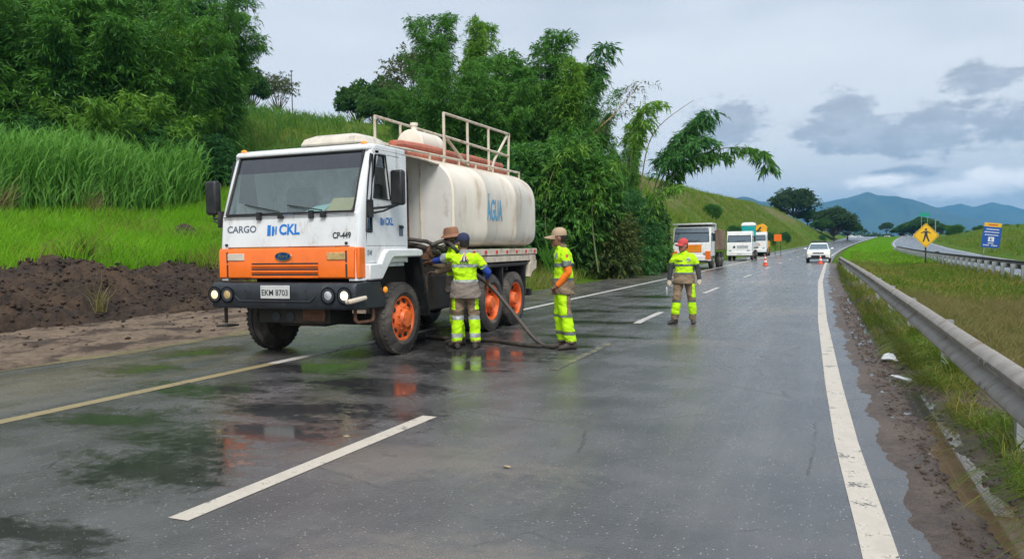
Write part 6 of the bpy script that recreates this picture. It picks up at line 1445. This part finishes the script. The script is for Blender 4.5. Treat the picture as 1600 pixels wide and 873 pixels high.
def cabover(root, w, z0, z1, d, wsz=(.50, .80), visor=None, body=None):
    body = body or m_palewhite; h = w/2; H = z1-z0
    b = MB(); b.prism([(0, z0), (0, z0+H*.45), (.05, z0+H*wsz[0]), (.22, z0+H*wsz[1]), (.34, z1), (d, z1), (d, z0)], -h, h, 'x'); cb = b.build('cab_body', body, root, bevel=.05)
    za, zb = z0+H*wsz[0], z0+H*wsz[1]
    b = MB(); b.hexa([(-h*.90, .04, za), (h*.90, .04, za), (h*.90, .10, za), (-h*.90, .10, za), (-h*.86, .195, zb), (h*.86, .195, zb), (h*.86, .26, zb), (-h*.86, .26, zb)]); b.build('windscreen', m_darkglass, root, bevel=.01)
    b = MB(); b.tube([(-h*.92, .035, za-.01), (h*.92, .035, za-.01), (h*.88, .19, zb+.01), (-h*.88, .19, zb+.01), (-h*.92, .035, za-.01)], .025, 6); b.build('windscreen_seal', m_black, root)
    if visor: b = MB(); b.hexa([(-h*.90, .13, zb+.02), (h*.90, .13, zb+.02), (h*.90, .28, zb+.02), (-h*.90, .28, zb+.02), (-h*.86, .24, z1-.05), (h*.86, .24, z1-.05), (h*.86, .32, z1-.05), (-h*.86, .32, z1-.05)]); b.build('sun_visor', visor, root, bevel=.01)
    for s in (-1, 1):
        xa, xb = sorted((s*(h-.005), s*(h+.008))); b = MB(); b.prism([(.28, za+.02), (.42, zb), (.95, zb), (1.0, za)], xa, xb, 'x'); b.build('side_window', m_darkglass, root)
        b = MB(); b.box(s*(h+.20)-.08, s*(h+.20)+.08, .10, .20, za+.02, zb-.05); mr = b.build('mirror', m_black, root, bevel=.02); b = MB(); b.tube([(s*(h-.02), .25, zb-.1), (s*(h+.2), .16, zb-.1)], .02, 6); b.build('mirror_arm', m_black, mr)
        b = MB(); b.box(s*h*.72-.14, s*h*.72+.14, -.03, .03, z0+.10, z0+.26); b.build('headlamp', m_lamp_off, root, bevel=.02)
    b = MB(); b.box(-h, h, -.12, .25, z0-.28, z0+.06); bm_ = b.build('bumper', body, root, bevel=.04)
    b = MB(); b.box(-.2, .2, -.135, -.12, z0-.18, z0-.06); b.build('number_plate', m_plate, root)
    for x in (-.35, .05):
        b = MB(); b.tube([(x, .02, za+.01), (x+.45, .045, za+.12)], .012, 5); b.build('wiper', m_black, root)
    return cb
def gwheels(root, xs_, ys_, r_=.50, dual=()):
    for y in ys_:
        for s in (-1, 1): wheel(root, s*xs_, y, r_, s, scale=r_/.53, meshes=GW, parts=3)
def chassis(root, L_, z=.75):
    b = MB(); b.box(-.5, .5, .3, L_, z-.2, z+.15); b.box(-1.0, 1.0, 1.1, 1.3, .4, .55); b.build('chassis', m_chassis, root)
xd, yd = -8.42, 49.6
D_ = empty('dump_truck', (xd, yd, float(zroad(yd))), 0, 'white dump truck with orange striped grille, first of the parked row', 'truck')
cabover(D_, 2.34, .78, 2.62, 1.75, (.50, .80), m_navyvisor); chassis(D_, 6.4); gwheels(D_, 1.02, (1.25, 4.3, 5.6))
b = MB(); b.prism([(1.95, 1.15), (1.95, 2.55), (6.6, 2.45), (6.9, 1.15)], -1.22, 1.22); tb = b.build('tipper_body', m_tipper, D_, bevel=.03)
for y in (2.3, 2.9, 3.5, 4.1, 4.7, 5.3, 5.9):
    for s in (-1, 1): xa, xb = sorted((s*1.22, s*1.29)); b = MB(); b.box(xa, xb, y-.06, y+.06, 1.2, 2.46); b.build('side_rib', m_tipper, tb)
b = MB(); b.box(-1.2, 1.24, .22, 2.1, 2.76, 2.86); b.box(-1.2, 1.24, 1.94, 2.05, 2.4, 2.77); b.build('cab_guard', m_palewhite, D_, bevel=.02)
b = MB(); b.box(-.62, .62, -.02, .02, 1.05, 1.52); gp_ = b.build('grille', m_orange, D_, bevel=.01)
for z in (1.10, 1.20, 1.30, 1.40): b = MB(); b.box(-.60, .60, -.03, -.018, z, z+.035); b.build('grille_stripe', m_stripe, gp_)
for s in (-1, 1): b = MB(); b.box(s*1.02-.15, s*1.02+.15, -.14, .02, .60, 1.12); b.build('corner_lamp', m_orange, D_, bevel=.02)
b = MB(); b.box(-1.0, 1.0, -.13, .1, .40, .55); b.build('lower_bumper', m_chassis, D_, bevel=.02)
x2, y2 = -8.15, 73
F2 = empty('flatbed_truck', (x2, y2, float(zroad(y2))), 0, 'white flatbed truck second in the parked row, carrying the teal cabin', 'truck')
cabover(F2, 2.2, .72, 2.62, 1.7, (.50, .80), None); chassis(F2, 6.0); gwheels(F2, .98, (1.2, 4.4), .47)
b = MB(); b.lathe([(-.03, .10), (.01, .11)], (-.45, -.0, 1.22), 'y', 16); b.build('badge', m_ink, F2)
for z in (1.10, 1.20, 1.30): b = MB(); b.box(-.2, .75, -.02, .0, z, z+.03); b.build('grille_slot', m_inkgrey, F2)
b = MB(); b.box(-1.1, 1.1, 1.85, 6.0, 1.02, 1.18); fb = b.build('flatbed', m_tipper, F2, bevel=.02)
for s in (-1, 1): b = MB(); b.box(s*1.08-.03, s*1.08+.03, 1.85, 6.0, 1.18, 1.65); b.build('side_board', m_palewhite, fb)
C_ = empty('portable_toilet', (x2 + .52, y2 + 2.5, float(zroad(y2)) + 1.185), 0, 'teal portable toilet cabin with white domed roof standing on the second truck', 'portable toilet')
b = MB(); b.box(-.58, .58, 0, 1.16, 0, 1.95); cw = b.build('wall', m_teal, C_, bevel=.05)
b = MB(); b.rings([[(x*s, .58 + y*s, z) for x, y in ((-.62, -.60), (.62, -.60), (.62, .60), (-.62, .60))] for z, s in ((1.94, 1.0), (2.04, 1.02), (2.20, .92), (2.28, .6))]); b.build('roof', m_white2, C_, bevel=.04)
b = MB(); b.box(-.40, .40, -.02, 0.0, .12, 1.85); dd_ = b.build('door', m_teal, C_, bevel=.01); b = MB(); b.box(.28, .34, -.05, -.02, .95, 1.1); b.build('handle', m_black, dd_)
x3, y3 = -8.5, 93
K3 = empty('crane_truck', (x3, y3, float(zroad(y3))), 0, 'white truck with folded yellow crane, third in the parked row', 'truck')
cabover(K3, 2.15, .72, 2.72, 1.7, (.52, .82), None); chassis(K3, 6.2); gwheels(K3, .98, (1.2, 4.6), .47)
b = MB(); b.prism([(-.55, 1.1), (.2, 1.15), (.45, 1.35), (-.2, 1.5), (-.6, 1.35)], -.03, .0, 'y'); b.build('orange_mark', m_orange, K3)
b = MB(); b.box(-1.0, 1.0, 3.0, 6.2, 1.0, 1.7); b.build('flatbed', m_crane, K3, bevel=.03)
b = MB(); b.box(.35, .95, 1.95, 2.7, .6, 2.9); cr_ = b.build('crane_column', m_crane, K3, bevel=.04)
b = MB(); b.prism([(-.4, 2.9), (.9, 2.85), (1.0, 3.35), (.5, 3.7), (-.35, 3.45)], 2.0, 2.5, 'y'); b.build('crane_boom', m_crane, K3, bevel=.04)
b = MB(); b.tube([(-.2, 1.95, 2.7), (.3, 1.9, 3.3)], .08, 8); b.build('crane_ram', m_black, K3)
b = MB(); b.box(1.02, 1.10, 2.1, 2.4, .35, 2.3); b.build('stabiliser', m_crane, K3, bevel=.02)
O_ = empty('orange_board', (-6.55, 98, float(zroad(98))), 0, 'orange warning board on a stand just right of the crane truck', 'warning board')
b = MB(); b.box(-.42, .42, 0, .04, 1.65, 2.45); b.build('board', m_orange, O_)
for s in (-.3, .3): b = MB(); b.tube([(s, .05, 0), (s, .05, 2.4)], .03, 6); b.build('leg', m_post_dk, O_)
# person-sized dark machine behind the crane truck is hidden; white patrol car
CAR = empty('car', (-1.38, 64.6, float(zroad(64.6))), R(0), 'white patrol car with lit headlamps facing the camera in the right lane', 'car')
m_carw = M('car_white', (.76, .78, .79), .3, var=.03, coat=.3)
b = MB(); sec = []
for y, hw, zl, zh in ((0, .72, .42, .72), (.12, .84, .32, .86), (.9, .88, .28, .98), (1.15, .88, .28, 1.0), (3.0, .88, .28, 1.02), (3.9, .87, .30, 1.0), (4.05, .78, .4, .9)):
    sec.append([(-hw, y, zl), (hw, y, zl), (hw*1.0, y, (zl+zh)/2), (hw*.95, y, zh-.04), (hw*.8, y, zh), (-hw*.8, y, zh), (-hw*.95, y, zh-.04), (-hw, y, (zl+zh)/2)])
b.rings(sec); b.build('body', m_carw, CAR, smooth=40)
b = MB(); b.rings([[(-.78, .98, .97), (.78, .98, .97), (.78, 3.7, 1.0), (-.78, 3.7, 1.0)], [(-.62, 1.62, 1.42), (.62, 1.62, 1.42), (.64, 3.4, 1.42), (-.64, 3.4, 1.42)], [(-.52, 1.75, 1.49), (.52, 1.75, 1.49), (.54, 3.2, 1.49), (-.54, 3.2, 1.49)]]); b.build('cabin', m_carw, CAR, smooth=30, bevel=.03)
b = MB(); b.hexa([(-.70, 1.02, 1.01), (.70, 1.02, 1.01), (.70, 1.10, 1.01), (-.70, 1.10, 1.01), (-.58, 1.555, 1.40), (.58, 1.555, 1.40), (.58, 1.64, 1.40), (-.58, 1.64, 1.40)]); b.build('windscreen', m_darkglass, CAR)
for s in (-1, 1):
    b = MB(); b.hexa([(s*.70-.03, 1.35, 1.02), (s*.70+.085*s, 1.35, 1.02), (s*.70+.085*s, 3.4, 1.04), (s*.70-.03, 3.4, 1.04), (s*.62-.03, 1.72, 1.40), (s*.62+.028*s, 1.72, 1.40), (s*.62+.03*s, 3.2, 1.40), (s*.62-.03, 3.2, 1.40)]); b.build('side_window', m_darkglass, CAR)
    b = MB(); b.ell((s*.62, .06, .72), (.17, .08, .08), 10, 6); b.build('headlamp', m_lamp_on, CAR)
    b = MB(); b.ell((s*.98, 1.25, 1.04), (.11, .07, .08), 8, 6); b.build('mirror', m_carw, CAR)
    b = MB(); b.box(s*.48-.02, s*.48+.02, 1.8, 3.2, 1.50, 1.56); b.build('roof_rail', m_black, CAR)
    for y in (.75, 3.3): wheel(CAR, s*.80, y, .31, s, scale=.31/.53, meshes=GW, parts=3)
b = MB(); b.box(-.52, .52, -.02, .10, .38, .56); b.build('lower_grille', m_black, CAR, bevel=.03); b = MB(); b.box(-.40, .40, -.012, .05, .66, .76); b.build('upper_grille', m_ink, CAR, bevel=.02)
b = MB(); b.box(-.74, .74, .02, .2, .26, .36); b.build('bumper_skirt', m_black, CAR, bevel=.02)
b = MB(); b.box(-.55, .55, 2.0, 2.25, 1.55, 1.66); b.build('light_bar', m_ink, CAR, bevel=.03)
# far vehicles on the crest
for px, d, lb in ((1337, 345, 'tiny white vehicle at the vanishing end of the road, leftmost'), (1350, 350, 'tiny white vehicle at the vanishing end of the road, second from left'), (1395, 355, 'tiny white vehicle beyond the end of the median, near the flat topped tree'), (1420, 340, 'tiny white vehicle at the far end of the second carriageway')):
    c_ = copy_tree(CAR); x, y = ray_xy(px, d); c_.location = (x, y, float(zt(x, y, False)) + .06); c_.rotation_euler = (0, 0, R(70)); c_['label'] = lb; c_['group'] = 'far vehicles at the end of the road'
# cones
def cone(x, y, label, h=.75):
    e = empty('traffic_cone', (x, y, float(zroad(y))+.002), 0, label, 'traffic cone', 'traffic cones on the road')
    b = MB(); b.box(-.19, .19, -.19, .19, 0, .04); b.build('base', m_redor, e, bevel=.01)
    b = MB(); b.lathe([(.04, .145), (h, .03)], (0, 0, 0), 'z', 18); b.build('cone_body', m_redor, e)
    for z0, z1 in ((.24, .36), (.50, .60)):
        f_ = lambda z: .145 + (.03-.145)*(z-.04)/(h-.04) + .003
        b = MB(); b.lathe([(z0, f_(z0)), (z1, f_(z1))], (0, 0, 0), 'z', 18); b.build('white_band', m_white2, e)
m_redor = M('cone_red_orange', (.72, .10, .04), .55, var=.1)
cone(-4.62, 56.8, 'red and white traffic cone near the crane truck, on the lane line'); cone(-1.15, 60.8, 'orange traffic cone standing in front of the white car', .6)
# litter on the right shoulder, loose leaf
b = MB(); b.lathe([(0, .01), (.005, .035), (.05, .04), (.12, .03), (.16, .042), (.21, .035), (.245, .016), (.27, .015), (.272, .004)], (0, 0, 0), 'y', 14); b.v = [(x*1.15, y, z*.5) for x, y, z in b.v]
m_litter = M('dirty_white_plastic', (.66, .68, .70), .35, var=.15, dirt=((.3, .24, .18), .25, 20))
o = b.build('plastic_bottle', m_litter, loc=(.72, 9.38, .055), smooth=50); o.rotation_euler = (.05, .1, R(38)); tag(o, 'crushed white plastic bottle lying in the mud of the right shoulder', 'bottle')
b = MB(); b.rings([[(.07*math.cos(a)*(1+.3*math.sin(3*a)), .14*math.sin(a), .02*math.sin(2*a)+z) for a in np.linspace(0, 6.28, 14, endpoint=False)] for z in (0, .012)]); o = b.build('plastic_scrap', m_litter, loc=(.62, 11.05, .06)); o.rotation_euler = (.15, -.2, .5); tag(o, 'flat white plastic scrap farther along the right shoulder mud', 'litter')
b = MB(); b.rings([[(.035*math.cos(a), .085*math.sin(a)*(1 if math.sin(a) > 0 else .7), z + .012*abs(math.cos(a))) for a in np.linspace(0, 6.28, 12, endpoint=False)] for z in (0, .003)]); x, y = ray_xy(893, 5.6); o = b.build('fallen_leaf', m_tancap, loc=(-2.15, 5.05, .006)); o.rotation_euler = (0, 0, 1.2); o.scale = (.5, .45, .4); tag(o, 'pale fallen leaf lying alone on the asphalt', 'leaf')

# ------------------------------------------------------------------ air
hz = MB(); hz.box(-9700, 9700, -420, 9900, -24, 470)
m_haze = bpy.data.materials.new('haze_air'); m_haze.use_nodes = True; nt = m_haze.node_tree; nt.nodes.clear(); th = NT(nt)
vo = th.n('ShaderNodeVolumePrincipled', ins={'Color': (.17, .53, .95, 1), 'Density': 1.5e-4, 'Anisotropy': 0.0}); oo = th.n('ShaderNodeOutputMaterial', ins={'Volume': vo.outputs[0]})
haze = hz.build('haze', m_haze, smooth=None); haze['kind'] = 'stuff'; haze['label'] = 'pale blue haze over the far land'
